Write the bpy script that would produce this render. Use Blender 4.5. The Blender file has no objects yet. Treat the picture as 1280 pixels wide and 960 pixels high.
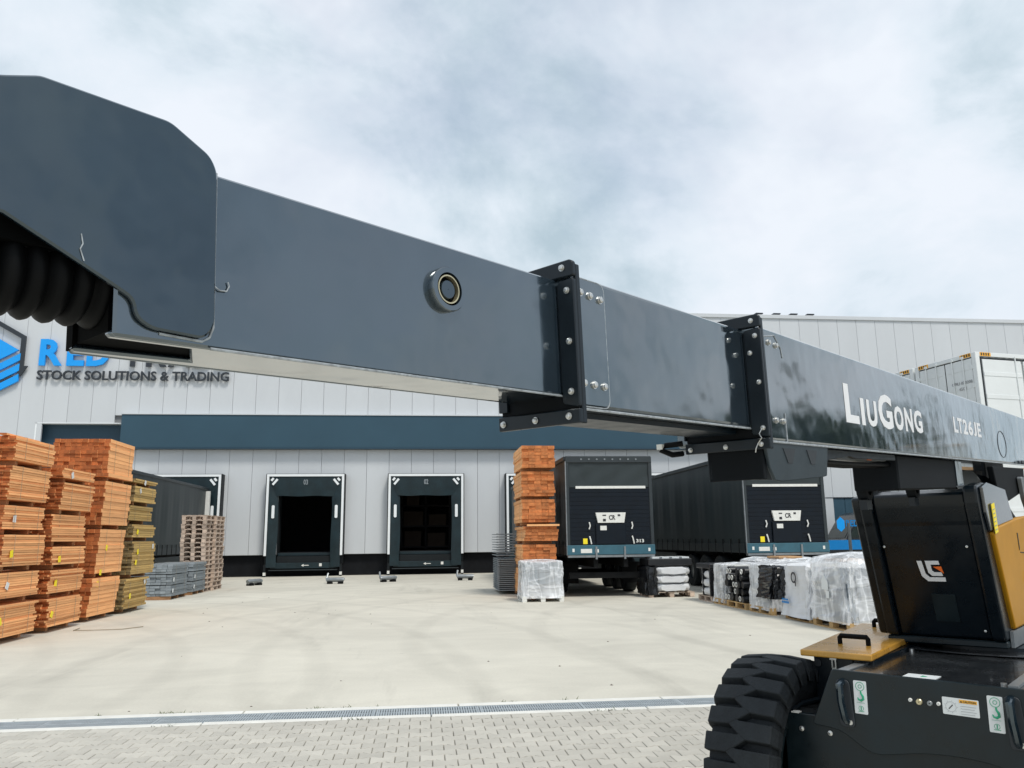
import bpy, bmesh, math, random
from mathutils import Matrix, Vector
R = math.radians
random.seed(7)
scene = bpy.context.scene
COL = scene.collection

# ------------------------------------------------------------------ camera
CAM_H = 1.6
cd = bpy.data.cameras.new("camera")
cam = bpy.data.objects.new("camera", cd)
COL.objects.link(cam)
psi, pit, rol = R(6.4434), R(10.9694), R(0.6725)
F = Vector((math.sin(psi) * math.cos(pit), math.cos(psi) * math.cos(pit), math.sin(pit)))
r0 = Vector((math.cos(psi), -math.sin(psi), 0))
u0 = r0.cross(F)
RX = r0 * math.cos(rol) - u0 * math.sin(rol)
UX = RX.cross(F)
mw = Matrix((RX, UX, -F)).transposed().to_4x4()
mw.translation = (0, 0, CAM_H)
cam.matrix_world = mw
cd.sensor_fit = 'HORIZONTAL'
cd.sensor_width = 36.0
cd.lens = 997.3 / 1280 * 36.0
cd.clip_start = 0.05
cd.clip_end = 3000
scene.camera = cam

# ------------------------------------------------------------------ light
SUN_EL, SUN_AZ = 58.0, 152.0          # azimuth measured clockwise from +Y
w = bpy.data.worlds.new("World")
scene.world = w
w.use_nodes = True
nt = w.node_tree
for n in list(nt.nodes):
    nt.nodes.remove(n)
N = nt.nodes.new
L = nt.links.new
out = N('ShaderNodeOutputWorld')
bg = N('ShaderNodeBackground')
bg.inputs['Strength'].default_value = 0.1
sky = N('ShaderNodeTexSky')
sky.sky_type = 'NISHITA'
sky.sun_disc = False
sky.sun_elevation = R(SUN_EL)
sky.sun_rotation = R(SUN_AZ)
sky.air_density = 1.0
sky.dust_density = 1.5
tc = N('ShaderNodeTexCoord')
mp = N('ShaderNodeMapping')
mp.inputs['Scale'].default_value = (1.0, 1.0, 1.35)
mp.inputs['Location'].default_value = (-1.594, 2.974, -0.178)
L(tc.outputs['Generated'], mp.inputs['Vector'])


def cloud_noise(scale, detail, rough, dist):
    n = N('ShaderNodeTexNoise')
    n.inputs['Scale'].default_value = scale
    n.inputs['Detail'].default_value = detail
    n.inputs['Roughness'].default_value = rough
    n.inputs['Distortion'].default_value = dist
    L(mp.outputs['Vector'], n.inputs['Vector'])
    return n.outputs['Fac']


def ramp(fac, stops):
    r = N('ShaderNodeValToRGB')
    e = r.color_ramp.elements
    while len(e) < len(stops):
        e.new(0.5)
    for i, (p, c) in enumerate(stops):
        e[i].position = p
        e[i].color = (*c, 1)
    L(fac, r.inputs['Fac'])
    return r.outputs['Color']


cl_shade = ramp(cloud_noise(2.9, 11, 0.58, 0.22),
                [(0.33, (3.2, 4.0, 4.55)), (0.42, (4.25, 4.95, 5.5)), (0.49, (5.1, 5.65, 6.2)), (0.60, (5.7, 6.05, 6.55))])
cl_cover = ramp(cloud_noise(1.7, 6, 0.55, 0.2), [(0.36, (0.60,) * 3), (0.54, (1, 1, 1))])
mx = N('ShaderNodeMix')
mx.data_type = 'RGBA'
L(cl_cover, mx.inputs['Factor'])
L(sky.outputs['Color'], mx.inputs['A'])
L(cl_shade, mx.inputs['B'])
L(mx.outputs['Result'], bg.inputs['Color'])
L(bg.outputs['Background'], out.inputs['Surface'])

sd = bpy.data.lights.new("sun", 'SUN')
sd.energy = 1.5
sd.angle = R(13)
sd.color = (1.0, 0.955, 0.88)
sun = bpy.data.objects.new("sun", sd)
COL.objects.link(sun)
sdir = Vector((math.sin(R(SUN_AZ)) * math.cos(R(SUN_EL)), math.cos(R(SUN_AZ)) * math.cos(R(SUN_EL)), math.sin(R(SUN_EL))))
sun.rotation_euler = sdir.to_track_quat('Z', 'Y').to_euler()
sun.location = sdir * 60

scene.view_settings.view_transform = 'Standard'
scene.view_settings.look = 'None'
scene.view_settings.exposure = 0.60
scene.view_settings.gamma = 1.0

# ------------------------------------------------------------------ materials
MATS = {}


def mat(name, col, rough=0.6, metal=0.0, var=0.12, scale=3.0, detail=5, bump=0.0, bscale=60.0,
        bdist=0.01, coat=0.0, spec=0.5, tint=None, ior=1.5, coat_ior=1.5, rnd=0.0, streak=None, trans=0.0, rvar=0.0):
    """principled material with noise variation, optional per-object tint and relief"""
    m = bpy.data.materials.new(name)
    m.use_nodes = True
    t = m.node_tree
    b = t.nodes['Principled BSDF']
    b.inputs['Roughness'].default_value = rough
    b.inputs['Metallic'].default_value = metal
    b.inputs['Specular IOR Level'].default_value = spec
    b.inputs['Coat Weight'].default_value = coat
    b.inputs['Coat Roughness'].default_value = 0.06
    b.inputs['IOR'].default_value = ior
    if tint:
        b.inputs['Specular Tint'].default_value = (*tint, 1)
    b.inputs['Coat IOR'].default_value = coat_ior
    co = t.nodes.new('ShaderNodeTexCoord')
    mpn = t.nodes.new('ShaderNodeMapping')
    if streak:
        mpn.inputs['Scale'].default_value = streak
    t.links.new(co.outputs['Object'], mpn.inputs['Vector'])
    nz = t.nodes.new('ShaderNodeTexNoise')
    nz.inputs['Scale'].default_value = scale
    nz.inputs['Detail'].default_value = detail
    nz.inputs['Roughness'].default_value = 0.6
    if rnd:
        oi = t.nodes.new('ShaderNodeObjectInfo')
        ad = t.nodes.new('ShaderNodeVectorMath')
        ad.operation = 'ADD'
        sc = t.nodes.new('ShaderNodeVectorMath')
        sc.operation = 'SCALE'
        sc.inputs['Scale'].default_value = 37.0
        cb = t.nodes.new('ShaderNodeCombineXYZ')
        for k in range(3):
            t.links.new(oi.outputs['Random'], cb.inputs[k])
        t.links.new(cb.outputs[0], sc.inputs[0])
        t.links.new(mpn.outputs[0], ad.inputs[0])
        t.links.new(sc.outputs[0], ad.inputs[1])
        t.links.new(ad.outputs[0], nz.inputs['Vector'])
    else:
        t.links.new(mpn.outputs[0], nz.inputs['Vector'])
    mr = t.nodes.new('ShaderNodeMapRange')
    mr.inputs['From Min'].default_value = 0.25
    mr.inputs['From Max'].default_value = 0.75
    mr.inputs['To Min'].default_value = 1 - var
    mr.inputs['To Max'].default_value = 1 + var
    t.links.new(nz.outputs['Fac'], mr.inputs['Value'])
    fac = mr.outputs[0]
    if rnd:
        m2 = t.nodes.new('ShaderNodeMapRange')
        m2.inputs['To Min'].default_value = 1 - rnd
        m2.inputs['To Max'].default_value = 1 + rnd
        t.links.new(oi.outputs['Random'], m2.inputs['Value'])
        mm = t.nodes.new('ShaderNodeMath')
        mm.operation = 'MULTIPLY'
        t.links.new(fac, mm.inputs[0])
        t.links.new(m2.outputs[0], mm.inputs[1])
        fac = mm.outputs[0]
    vm = t.nodes.new('ShaderNodeVectorMath')
    vm.operation = 'SCALE'
    vm.inputs[0].default_value = col
    t.links.new(fac, vm.inputs['Scale'])
    t.links.new(vm.outputs[0], b.inputs['Base Color'])
    if rvar:
        m3 = t.nodes.new('ShaderNodeMapRange')
        m3.inputs['From Min'].default_value = 0.3
        m3.inputs['From Max'].default_value = 0.7
        m3.inputs['To Min'].default_value = max(0.02, rough - rvar)
        m3.inputs['To Max'].default_value = min(1, rough + rvar)
        t.links.new(nz.outputs['Fac'], m3.inputs['Value'])
        t.links.new(m3.outputs[0], b.inputs['Roughness'])
    if bump:
        n2 = t.nodes.new('ShaderNodeTexNoise')
        n2.inputs['Scale'].default_value = bscale
        n2.inputs['Detail'].default_value = 4
        t.links.new(mpn.outputs[0], n2.inputs['Vector'])
        bp = t.nodes.new('ShaderNodeBump')
        bp.inputs['Strength'].default_value = bump
        bp.inputs['Distance'].default_value = bdist
        t.links.new(n2.outputs['Fac'], bp.inputs['Height'])
        t.links.new(bp.outputs[0], b.inputs['Normal'])
    MATS[name] = m
    return m


mat('boom_paint', (0.014, 0.023, 0.032), rough=0.12, coat=0.9, ior=2.12, coat_ior=1.53, tint=(0.82, 0.95, 1.0), var=0.4, scale=4, rvar=0.07, bump=0.9, bscale=1.6, bdist=0.040)
mat('plate_paint', (0.0075, 0.015, 0.022), rough=0.16, coat=0.6, ior=1.8, coat_ior=1.48, tint=(0.72, 0.9, 1.0), var=0.4, scale=5, rvar=0.07, bump=0.9, bscale=2.2, bdist=0.04)
mat('black_paint', (0.0035, 0.0085, 0.0135), rough=0.36, var=0.3, scale=14, spec=0.4, rvar=0.1)
mat('chassis_paint', (0.0050, 0.0118, 0.0152), rough=0.36, var=0.35, scale=7, spec=0.40, rvar=0.12)
mat('deck_paint', (0.018, 0.020, 0.022), rough=0.24, var=0.5, scale=5, coat=0.35, rvar=0.12, bump=0.04)
mat('hood_plastic', (0.0014, 0.0052, 0.0090), rough=0.30, var=0.2, scale=12, spec=0.40, rvar=0.10)
mat('hood_side', (0.03, 0.037, 0.043), rough=0.25, var=0.1, scale=6, coat=0.6, ior=1.8)  # lighter copy of the hood plastic, sky reflection put into its grey
mat('yellow_skylit', (0.62, 0.32, 0.05), rough=0.30, var=0.12, scale=7, coat=0.3, spec=0.5, rvar=0.08)  # machine yellow lightened for the lid, sky reflection put into the colour
mat('yellow_cover', (0.46, 0.215, 0.008), rough=0.42, var=0.08, scale=7, spec=0.22)
mat('bracket_paint', (0.020, 0.031, 0.038), rough=0.42, var=0.25, scale=8, spec=0.4, rvar=0.1)
mat('matt_black', (0.0018, 0.0035, 0.0055), rough=0.7, spec=0.2, var=0.3, scale=10)
mat('rubber', (0.0140, 0.0175, 0.0200), rough=0.72, var=0.55, scale=9, spec=0.35, bump=0.25, bscale=90)
mat('hose_rubber', (0.0022, 0.0026, 0.003), rough=0.55, var=0.4, scale=25, spec=0.12)
mat('bolt_steel', (0.62, 0.62, 0.60), rough=0.3, metal=0.9, var=0.1)
mat('weld_bead', (0.30, 0.33, 0.35), rough=0.45, var=0.5, scale=90)
mat('brass', (0.62, 0.55, 0.36), rough=0.35, metal=0.8, var=0.15, scale=30)
mat('white_print', (0.74, 0.75, 0.76), rough=0.45, var=0.03)
mat('sticker_white', (0.70, 0.73, 0.73), rough=0.4, var=0.05)
mat('sticker_green', (0.02, 0.33, 0.17), rough=0.45, var=0.05)
mat('sticker_yellow', (0.92, 0.74, 0.02), rough=0.45, var=0.05)
mat('sticker_amber', (0.85, 0.42, 0.03), rough=0.45, var=0.05)
mat('cavity_black', (0.0015, 0.0018, 0.002), rough=0.95, spec=0.1)  # near-black standing in for shade inside the boom tip
mat('rack_shaded', (0.02, 0.02, 0.022), rough=0.7)  # rack steel with the dim interior's shade put into its colour
mat('carton_shaded', (0.06, 0.042, 0.03), rough=0.8)  # cardboard darkened in colour to look shaded inside the dock
mat('print_grey', (0.35, 0.36, 0.37), rough=0.5, var=0.05)
mat('print_black', (0.02, 0.02, 0.025), rough=0.5, var=0.1)
mat('orange_print', (0.85, 0.16, 0.02), rough=0.45, var=0.05)
mat('wall_panel', (0.575, 0.60, 0.62), rough=0.42, var=0.035, scale=0.7, rnd=0.012, streak=(1, 1, 0.25))
mat('wall_backing', (0.20, 0.21, 0.22), rough=0.7)
mat('slate_panel', (0.030, 0.075, 0.110), rough=0.5, var=0.08, scale=0.5, spec=0.35)
mat('slate_door', (0.026, 0.062, 0.094), rough=0.55, var=0.06, scale=0.5, spec=0.35)
mat('plinth_concrete', (0.006, 0.007, 0.009), rough=0.85, var=0.4, scale=2.5, spec=0.25)  # dark concrete, with the shade of its recess put into the colour
mat('dock_rubber', (0.008, 0.022, 0.028), rough=0.48, var=0.4, scale=1.8, spec=0.4, bump=0.2, bscale=3)
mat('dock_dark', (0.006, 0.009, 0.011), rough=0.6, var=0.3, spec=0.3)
mat('white_trim', (0.82, 0.85, 0.86), rough=0.4, var=0.03)
mat('interior_wall', (0.010, 0.011, 0.013), rough=0.8, var=0.3)  # near-black colour stands in for the unlit warehouse interior
mat('grey_metal', (0.24, 0.26, 0.27), rough=0.4, metal=0.5, var=0.2, scale=6)
mat('sign_blue', (0.0, 0.33, 0.88), rough=0.4, var=0.03)
mat('sign_dark', (0.022, 0.028, 0.036), rough=0.4, var=0.05)
mat('wood_side', (0.86, 0.425, 0.175), rough=0.75, var=0.17, scale=3, streak=(4, 0.7, 10), rnd=0.17)
mat('wood_end', (0.37, 0.108, 0.028), rough=0.8, var=0.32, scale=10, rnd=0.26)
mat('wood_side_red', (0.82, 0.42, 0.175), rough=0.75, var=0.18, scale=3, streak=(4, 0.7, 10), rnd=0.16)
mat('wood_end_red', (0.50, 0.172, 0.052), rough=0.8, var=0.36, scale=9, rnd=0.18)
mat('wood_olive', (0.50, 0.33, 0.115), rough=0.8, var=0.2, scale=3, streak=(4, 0.7, 10), rnd=0.22)
mat('wood_olive_end', (0.20, 0.15, 0.07), rough=0.8, var=0.25, scale=10, rnd=0.3)
mat('batten_wood', (0.36, 0.19, 0.09), rough=0.8, var=0.25, scale=6)
mat('pallet_wood', (0.50, 0.395, 0.315), rough=0.85, var=0.28, scale=5, rnd=0.28)
mat('pallet_yellow', (0.52, 0.34, 0.15), rough=0.8, var=0.2, scale=5, rnd=0.15)
mat('strap', (0.30, 0.25, 0.18), rough=0.5)
mat('grey_deck', (0.20, 0.23, 0.25), rough=0.65, var=0.12, scale=4, rnd=0.15)
mat('grey_deck_end', (0.24, 0.27, 0.29), rough=0.7, var=0.2, scale=8, rnd=0.2)
mat('curtain', (0.024, 0.0335, 0.0360), rough=0.45, var=0.22, scale=0.8, spec=0.4, bump=0.3, bscale=1.6, streak=(1, 1.2, 0.4))
mat('trailer_rear', (0.0008, 0.0045, 0.0100), rough=0.42, var=0.3, scale=3, spec=0.28)
mat('trailer_frame', (0.022, 0.030, 0.034), rough=0.45, var=0.2)
mat('trailer_teal', (0.035, 0.115, 0.155), rough=0.4, var=0.2, scale=3)
mat('steel_under', (0.006, 0.0065, 0.007), rough=0.8, var=0.4, spec=0.2)
mat('plate_white', (0.74, 0.74, 0.70), rough=0.5, var=0.08, scale=12)
mat('sack_white', (0.68, 0.69, 0.70), rough=0.55, var=0.10, scale=4, bump=0.4, bscale=9)
mat('black_bag', (0.010, 0.011, 0.013), rough=0.25, var=0.3, bump=0.6, bscale=14)
mat('goods_grey', (0.085, 0.105, 0.125), rough=0.5, var=0.3, scale=3)
mat('goods_pale', (0.20, 0.245, 0.28), rough=0.5, var=0.25, scale=3)
mat('roll_black', (0.013, 0.014, 0.016), rough=0.4, var=0.3)
mat('container_white', (0.72, 0.75, 0.75), rough=0.42, var=0.05, scale=1.4)
mat('gasket', (0.02, 0.025, 0.03), rough=0.6)
mat('tan_load', (0.50, 0.30, 0.15), rough=0.8, var=0.3, scale=3)
mat('van_black', (0.012, 0.014, 0.017), rough=0.25, coat=0.6, var=0.1)
mat('van_glass', (0.01, 0.02, 0.018), rough=0.06, spec=0.8, var=0.1)
mat('van_blue', (0.0, 0.19, 0.52), rough=0.35, var=0.04)
mat('kerb_concrete', (0.68, 0.67, 0.62), rough=0.85, var=0.10, scale=5, bump=0.2)
mat('grate_steel', (0.36, 0.40, 0.42), rough=0.55, metal=0.2, var=0.15, scale=8)
mat('channel_dark', (0.055, 0.06, 0.06), rough=0.9, var=0.3)
mat('paver_stone', (0.475, 0.452, 0.395), rough=0.88, var=0.13, scale=2.2, rnd=0.07, bump=0.3, bscale=60)
mat('joint_sand', (0.29, 0.27, 0.225), rough=0.95, var=0.3, scale=10)
mat('weed_green', (0.07, 0.10, 0.025), rough=0.8, var=0.3)
mat('foliage', (0.035, 0.06, 0.022), rough=0.8, var=0.4, scale=1.5)
mat('bark', (0.08, 0.06, 0.045), rough=0.9, var=0.3)


def yard_material():
    m = bpy.data.materials.new('yard_concrete')
    m.use_nodes = True
    t = m.node_tree
    b = t.nodes['Principled BSDF']
    b.inputs['Roughness'].default_value = 0.82
    b.inputs['Specular IOR Level'].default_value = 0.35
    co = t.nodes.new('ShaderNodeTexCoord')

    def nz(scale, det, vec=None, st=None, dist=0.0):
        n = t.nodes.new('ShaderNodeTexNoise')
        n.inputs['Scale'].default_value = scale
        n.inputs['Detail'].default_value = det
        n.inputs['Roughness'].default_value = 0.62
        n.inputs['Distortion'].default_value = dist
        mpn = t.nodes.new('ShaderNodeMapping')
        if st:
            mpn.inputs['Scale'].default_value = st[0]
            mpn.inputs['Rotation'].default_value = (0, 0, st[1])
        t.links.new(co.outputs['Object'], mpn.inputs['Vector'])
        t.links.new(mpn.outputs[0], n.inputs['Vector'])
        return n.outputs['Fac']

    def rng(f, a, bb, lo, hi):
        r = t.nodes.new('ShaderNodeMapRange')
        r.inputs['From Min'].default_value = a
        r.inputs['From Max'].default_value = bb
        r.inputs['To Min'].default_value = lo
        r.inputs['To Max'].default_value = hi
        t.links.new(f, r.inputs['Value'])
        return r.outputs[0]

    def mul(a, bb):
        r = t.nodes.new('ShaderNodeMath')
        r.operation = 'MULTIPLY'
        t.links.new(a, r.inputs[0])
        t.links.new(bb, r.inputs[1])
        return r.outputs[0]
    f = rng(nz(0.16, 8, dist=0.4), 0.32, 0.68, 0.86, 1.09)
    f = mul(f, rng(nz(0.9, 8, st=((0.55, 1.0, 1), R(35)), dist=1.2), 0.35, 0.65, 0.94, 1.05))
    f = mul(f, rng(nz(1.3, 6, st=((0.9, 0.10, 1), R(-24)), dist=0.3), 0.57, 0.70, 1.0, 0.86))
    f = mul(f, rng(nz(1.1, 6, st=((0.85, 0.12, 1), R(18)), dist=0.5), 0.58, 0.70, 1.0, 0.90))
    f = mul(f, rng(nz(30, 4), 0.3, 0.7, 0.96, 1.04))
    f = mul(f, rng(nz(2.6, 3), 0.70, 0.78, 1.0, 0.86))
    # pale tyre scrub marks in wide arcs
    for (cx_, cy_, sc_) in ((-17.0, 9.0, 1.05), (14.0, 14.0, 0.9)):
        wv = t.nodes.new('ShaderNodeTexWave')
        wv.wave_type = 'RINGS'
        wv.rings_direction = 'Z'
        wv.inputs['Scale'].default_value = sc_ * 0.16
        wv.inputs['Distortion'].default_value = 1.5
        wv.inputs['Detail'].default_value = 3
        wv.inputs['Detail Scale'].default_value = 0.6
        mpn = t.nodes.new('ShaderNodeMapping')
        mpn.inputs['Location'].default_value = (-cx_, -cy_, 0)
        t.links.new(co.outputs['Object'], mpn.inputs['Vector'])
        t.links.new(mpn.outputs[0], wv.inputs['Vector'])
        f = mul(f, rng(wv.outputs['Fac'], 0.90, 0.99, 1.0, 0.94))
    vm = t.nodes.new('ShaderNodeVectorMath')
    vm.operation = 'SCALE'
    vm.inputs[0].default_value = (0.575, 0.548, 0.468)
    t.links.new(f, vm.inputs['Scale'])
    t.links.new(vm.outputs[0], b.inputs['Base Color'])
    bp = t.nodes.new('ShaderNodeBump')
    bp.inputs['Strength'].default_value = 0.25
    bp.inputs['Distance'].default_value = 0.006
    t.links.new(nz(45, 5), bp.inputs['Height'])
    t.links.new(bp.outputs[0], b.inputs['Normal'])
    MATS['yard_concrete'] = m


yard_material()


def film_material():
    m = bpy.data.materials.new('stretch_film')
    m.use_nodes = True
    t = m.node_tree
    b = t.nodes['Principled BSDF']
    b.inputs['Base Color'].default_value = (0.93, 0.95, 0.97, 1)
    b.inputs['Roughness'].default_value = 0.16
    b.inputs['IOR'].default_value = 1.7
    co = t.nodes.new('ShaderNodeTexCoord')

    def noise(scale, det, st, rot, dist):
        mpn = t.nodes.new('ShaderNodeMapping')
        mpn.inputs['Scale'].default_value = st
        mpn.inputs['Rotation'].default_value = rot
        t.links.new(co.outputs['Object'], mpn.inputs['Vector'])
        n = t.nodes.new('ShaderNodeTexNoise')
        n.inputs['Scale'].default_value = scale
        n.inputs['Detail'].default_value = det
        n.inputs['Distortion'].default_value = dist
        t.links.new(mpn.outputs[0], n.inputs['Vector'])
        return n.outputs['Fac']

    def math_(op, a, bb=None, clamp=False):
        n = t.nodes.new('ShaderNodeMath')
        n.operation = op
        n.use_clamp = clamp
        for k, x in enumerate((a, bb)):
            if x is None:
                continue
            if isinstance(x, (int, float)):
                n.inputs[k].default_value = x
            else:
                t.links.new(x, n.inputs[k])
        return n.outputs[0]

    def ridge(f, w_, amp):
        d = math_('ABSOLUTE', math_('SUBTRACT', f, 0.5))
        return math_('MULTIPLY', math_('SUBTRACT', 1.0, math_('DIVIDE', d, w_), True), amp)
    n1 = noise(1.7, 2, (2.2, 2.2, 0.6), (0.5, 0.4, 0), 0.5)
    n2 = noise(1.6, 2, (0.8, 0.8, 2.4), (-0.5, 0.5, 0.6), 0.4)
    n3 = noise(0.9, 3, (1, 1, 1), (0, 0, 0), 0.3)
    r_ = t.nodes.new('ShaderNodeMapRange')
    r_.inputs['From Min'].default_value = 0.35
    r_.inputs['From Max'].default_value = 0.65
    r_.inputs['To Min'].default_value = 0.22
    r_.inputs['To Max'].default_value = 0.66
    t.links.new(n3, r_.inputs['Value'])
    a = math_('ADD', r_.outputs[0], ridge(n1, 0.06, 0.24))
    a = math_('ADD', a, ridge(n2, 0.05, 0.18))
    lw = t.nodes.new('ShaderNodeLayerWeight')
    lw.inputs['Blend'].default_value = 0.3
    a = math_('ADD', a, math_('MULTIPLY', lw.outputs['Facing'], 0.3), True)
    t.links.new(a, b.inputs['Alpha'])
    bp = t.nodes.new('ShaderNodeBump')
    bp.inputs['Strength'].default_value = 0.7
    bp.inputs['Distance'].default_value = 0.03
    t.links.new(n1, bp.inputs['Height'])
    t.links.new(bp.outputs[0], b.inputs['Normal'])
    MATS['stretch_film'] = m


film_material()


# ------------------------------------------------------------------ helpers
class MB:
    """collects shapes and links them as ONE mesh object"""

    def __init__(self, M=None):
        self.v, self.f, self.m = [], [], []
        self.M = M

    def add(self, vs, fs, mi=0, M=None):
        o = len(self.v)
        for p in vs:
            p = Vector(p)
            if M is not None:
                p = M @ p
            if self.M is not None:
                p = self.M @ p
            self.v.append(p)
        for fc in fs:
            self.f.append([o + i for i in fc])
            self.m.append(mi)
        return self

    def box(self, x0, x1, y0, y1, z0, z1, mi=0, M=None):
        vs = [(x0, y0, z0), (x1, y0, z0), (x1, y1, z0), (x0, y1, z0), (x0, y0, z1), (x1, y0, z1), (x1, y1, z1), (x0, y1, z1)]
        fs = [(0, 3, 2, 1), (4, 5, 6, 7), (0, 1, 5, 4), (1, 2, 6, 5), (2, 3, 7, 6), (3, 0, 4, 7)]
        return self.add(vs, fs, mi, M)

    def prism(self, pts, a, b, axis='y', mi=0, M=None):
        """outline pts extruded from a to b along an axis: 'y' -> pts are (x, z); 'x' -> (y, z); 'z' -> (x, y)"""
        n = len(pts)

        def P(p, d):
            return {'y': (p[0], d, p[1]), 'x': (d, p[0], p[1]), 'z': (p[0], p[1], d)}[axis]
        vs = [P(p, a) for p in pts] + [P(p, b) for p in pts]
        fs = [tuple(range(n)), tuple(range(2 * n - 1, n - 1, -1))]
        fs += [(i, i + n, (i + 1) % n + n, (i + 1) % n) for i in range(n)]
        return self.add(vs, fs, mi, M)

    def cyl(self, p0, p1, r, n=12, r1=None, mi=0, caps=True, M=None):
        p0, p1 = Vector(p0), Vector(p1)
        d = (p1 - p0).normalized()
        a = d.orthogonal().normalized()
        b = d.cross(a)
        r1 = r if r1 is None else r1
        vs = []
        for p, q in ((p0, r), (p1, r1)):
            for i in range(n):
                t = 2 * math.pi * i / n
                vs.append(p + a * (q * math.cos(t)) + b * (q * math.sin(t)))
        fs = [(i, (i + 1) % n, (i + 1) % n + n, i + n) for i in range(n)]
        if caps:
            fs += [tuple(range(n - 1, -1, -1)), tuple(range(n, 2 * n))]
        return self.add(vs, fs, mi, M)

    def tube(self, pts, r, n=8, mi=0, M=None):
        pts = [Vector(p) for p in pts]
        vs, fs = [], []
        prev = None
        for i, p in enumerate(pts):
            d = (pts[min(i + 1, len(pts) - 1)] - pts[max(i - 1, 0)]).normalized()
            if prev is None:
                a = d.orthogonal().normalized()
            else:
                a = (prev - d * prev.dot(d)).normalized()
            prev = a
            b = d.cross(a)
            rr = r[i] if isinstance(r, (list, tuple)) else r
            for k in range(n):
                t = 2 * math.pi * k / n
                vs.append(p + a * (rr * math.cos(t)) + b * (rr * math.sin(t)))
        for i in range(len(pts) - 1):
            for k in range(n):
                fs.append((i * n + k, i * n + (k + 1) % n, (i + 1) * n + (k + 1) % n, (i + 1) * n + k))
        fs.append(tuple(range(n - 1, -1, -1)))
        fs.append(tuple((len(pts) - 1) * n + k for k in range(n)))
        return self.add(vs, fs, mi, M)

    def lathe(self, prof, c, axis, n=32, mi=0, M=None):
        """closed profile (r, h) swept round an axis through c"""
        axis = Vector(axis).normalized()
        a = axis.orthogonal().normalized()
        b = axis.cross(a)
        c = Vector(c)
        k = len(prof)
        vs, fs = [], []
        for i in range(n):
            t = 2 * math.pi * i / n
            e = a * math.cos(t) + b * math.sin(t)
            for (r, h) in prof:
                vs.append(c + e * r + axis * h)
        for i in range(n):
            for j in range(k):
                fs.append((i * k + j, ((i + 1) % n) * k + j, ((i + 1) % n) * k + (j + 1) % k, i * k + (j + 1) % k))
        return self.add(vs, fs, mi, M)

    def mesh(self, name, mats, bevel=0.0, smooth=False, seg=1, ang=30):
        me = bpy.data.meshes.new(name)
        me.from_pydata([tuple(p) for p in self.v], [], self.f)
        if isinstance(mats, str):
            mats = [mats]
        for m in mats:
            me.materials.append(MATS[m])
        for p, i in zip(me.polygons, self.m):
            p.material_index = i
        bm = bmesh.new()
        bm.from_mesh(me)
        bmesh.ops.recalc_face_normals(bm, faces=bm.faces)
        if bevel:
            es = [e for e in bm.edges if len(e.link_faces) == 2 and e.calc_face_angle(0) > R(ang)]
            bmesh.ops.bevel(bm, geom=es, offset=bevel, segments=seg, affect='EDGES', clamp_overlap=True, profile=0.5)
        if smooth:
            for f_ in bm.faces:
                f_.smooth = True
        bm.to_mesh(me)
        bm.free()
        if smooth:
            try:
                me.set_sharp_from_angle(angle=R(40))
            except Exception:
                pass
        return me

    def build(self, name, mats, parent=None, bevel=0.0, smooth=False, seg=1, ang=30):
        return link(name, self.mesh(name, mats, bevel, smooth, seg, ang), parent)


def link(name, me, parent=None, loc=None, rot=None):
    o = bpy.data.objects.new(name, me)
    COL.objects.link(o)
    if parent is not None:
        o.parent = parent
    if loc is not None:
        o.location = loc
    if rot is not None:
        o.rotation_euler = rot
    return o


def tag(o, label=None, cat=None, group=None, kind=None):
    if label:
        o['label'] = label
    if cat:
        o['category'] = cat
    if group:
        o['group'] = group
    if kind:
        o['kind'] = kind
    return o


def thing(name, label, cat, loc=(0, 0, 0), rz=0.0, group=None):
    o = bpy.data.objects.new(name, None)
    COL.objects.link(o)
    o.location = loc
    o.rotation_euler = (0, 0, rz)
    o.empty_display_size = 0.3
    return tag(o, label, cat, group)


def copy_tree(o, parent=None):
    c = o.copy()
    COL.objects.link(c)
    c.parent = parent
    for ch in list(o.children):
        copy_tree(ch, c)
    return c


def text_shape(s, x, y, width, height, depth, M, mb, mi=0, bold=0.0):
    """lettering fitted into a box width x height, lying in the local XY plane of M and raised along Z"""
    cu = bpy.data.curves.new('lettering', 'FONT')
    cu.body = s
    cu.size = 1.0
    cu.extrude = 0.5
    cu.offset = bold
    cu.resolution_u = 3
    to = bpy.data.objects.new('lettering', cu)
    me = bpy.data.meshes.new_from_object(to)
    xs = [v.co.x for v in me.vertices]
    ys = [v.co.y for v in me.vertices]
    x0, x1, y0, y1 = min(xs), max(xs), min(ys), max(ys)
    vs = [(x + (v.co.x - x0) / (x1 - x0) * width, y + (v.co.y - y0) / (y1 - y0) * height, (v.co.z + 0.5) * depth) for v in me.vertices]
    mb.add(vs, [tuple(p.vertices) for p in me.polygons], mi, M)
    bpy.data.objects.remove(to)
    bpy.data.meshes.remove(me)
    bpy.data.curves.remove(cu)


FACE = Matrix(((1, 0, 0, 0), (0, 0, -1, 0), (0, 1, 0, 0), (0, 0, 0, 1)))     # XY plane turned upright, facing -Y


def face_at(x, y, z):
    return Matrix.Translation((x, y, z)) @ FACE


ORD = ['lowest', 'second from the ground', 'third from the ground', 'fourth from the ground', 'fifth from the ground',
       'sixth from the ground', 'seventh from the ground', 'eighth from the ground', 'ninth from the ground', 'tenth from the ground',
       'eleventh from the ground', 'twelfth from the ground', 'thirteenth from the ground', 'fourteenth from the ground',
       'fifteenth from the ground', 'sixteenth from the ground', 'topmost']

# ================================================================== ground
g = MB().box(-400, 400, -300, 500, -0.40, -0.20).build('ground', 'joint_sand')
tag(g, kind='structure')
yard = MB()
yard.box(-70, 80, 8.375, 46, -0.15, 0.0)
yo = tag(yard.build('concrete_yard', 'yard_concrete'), kind='structure')
road = MB().box(-70, 80, -60, 3.1, -0.15, -0.004).build('access_road', 'yard_concrete')
tag(road, kind='structure')
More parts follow.
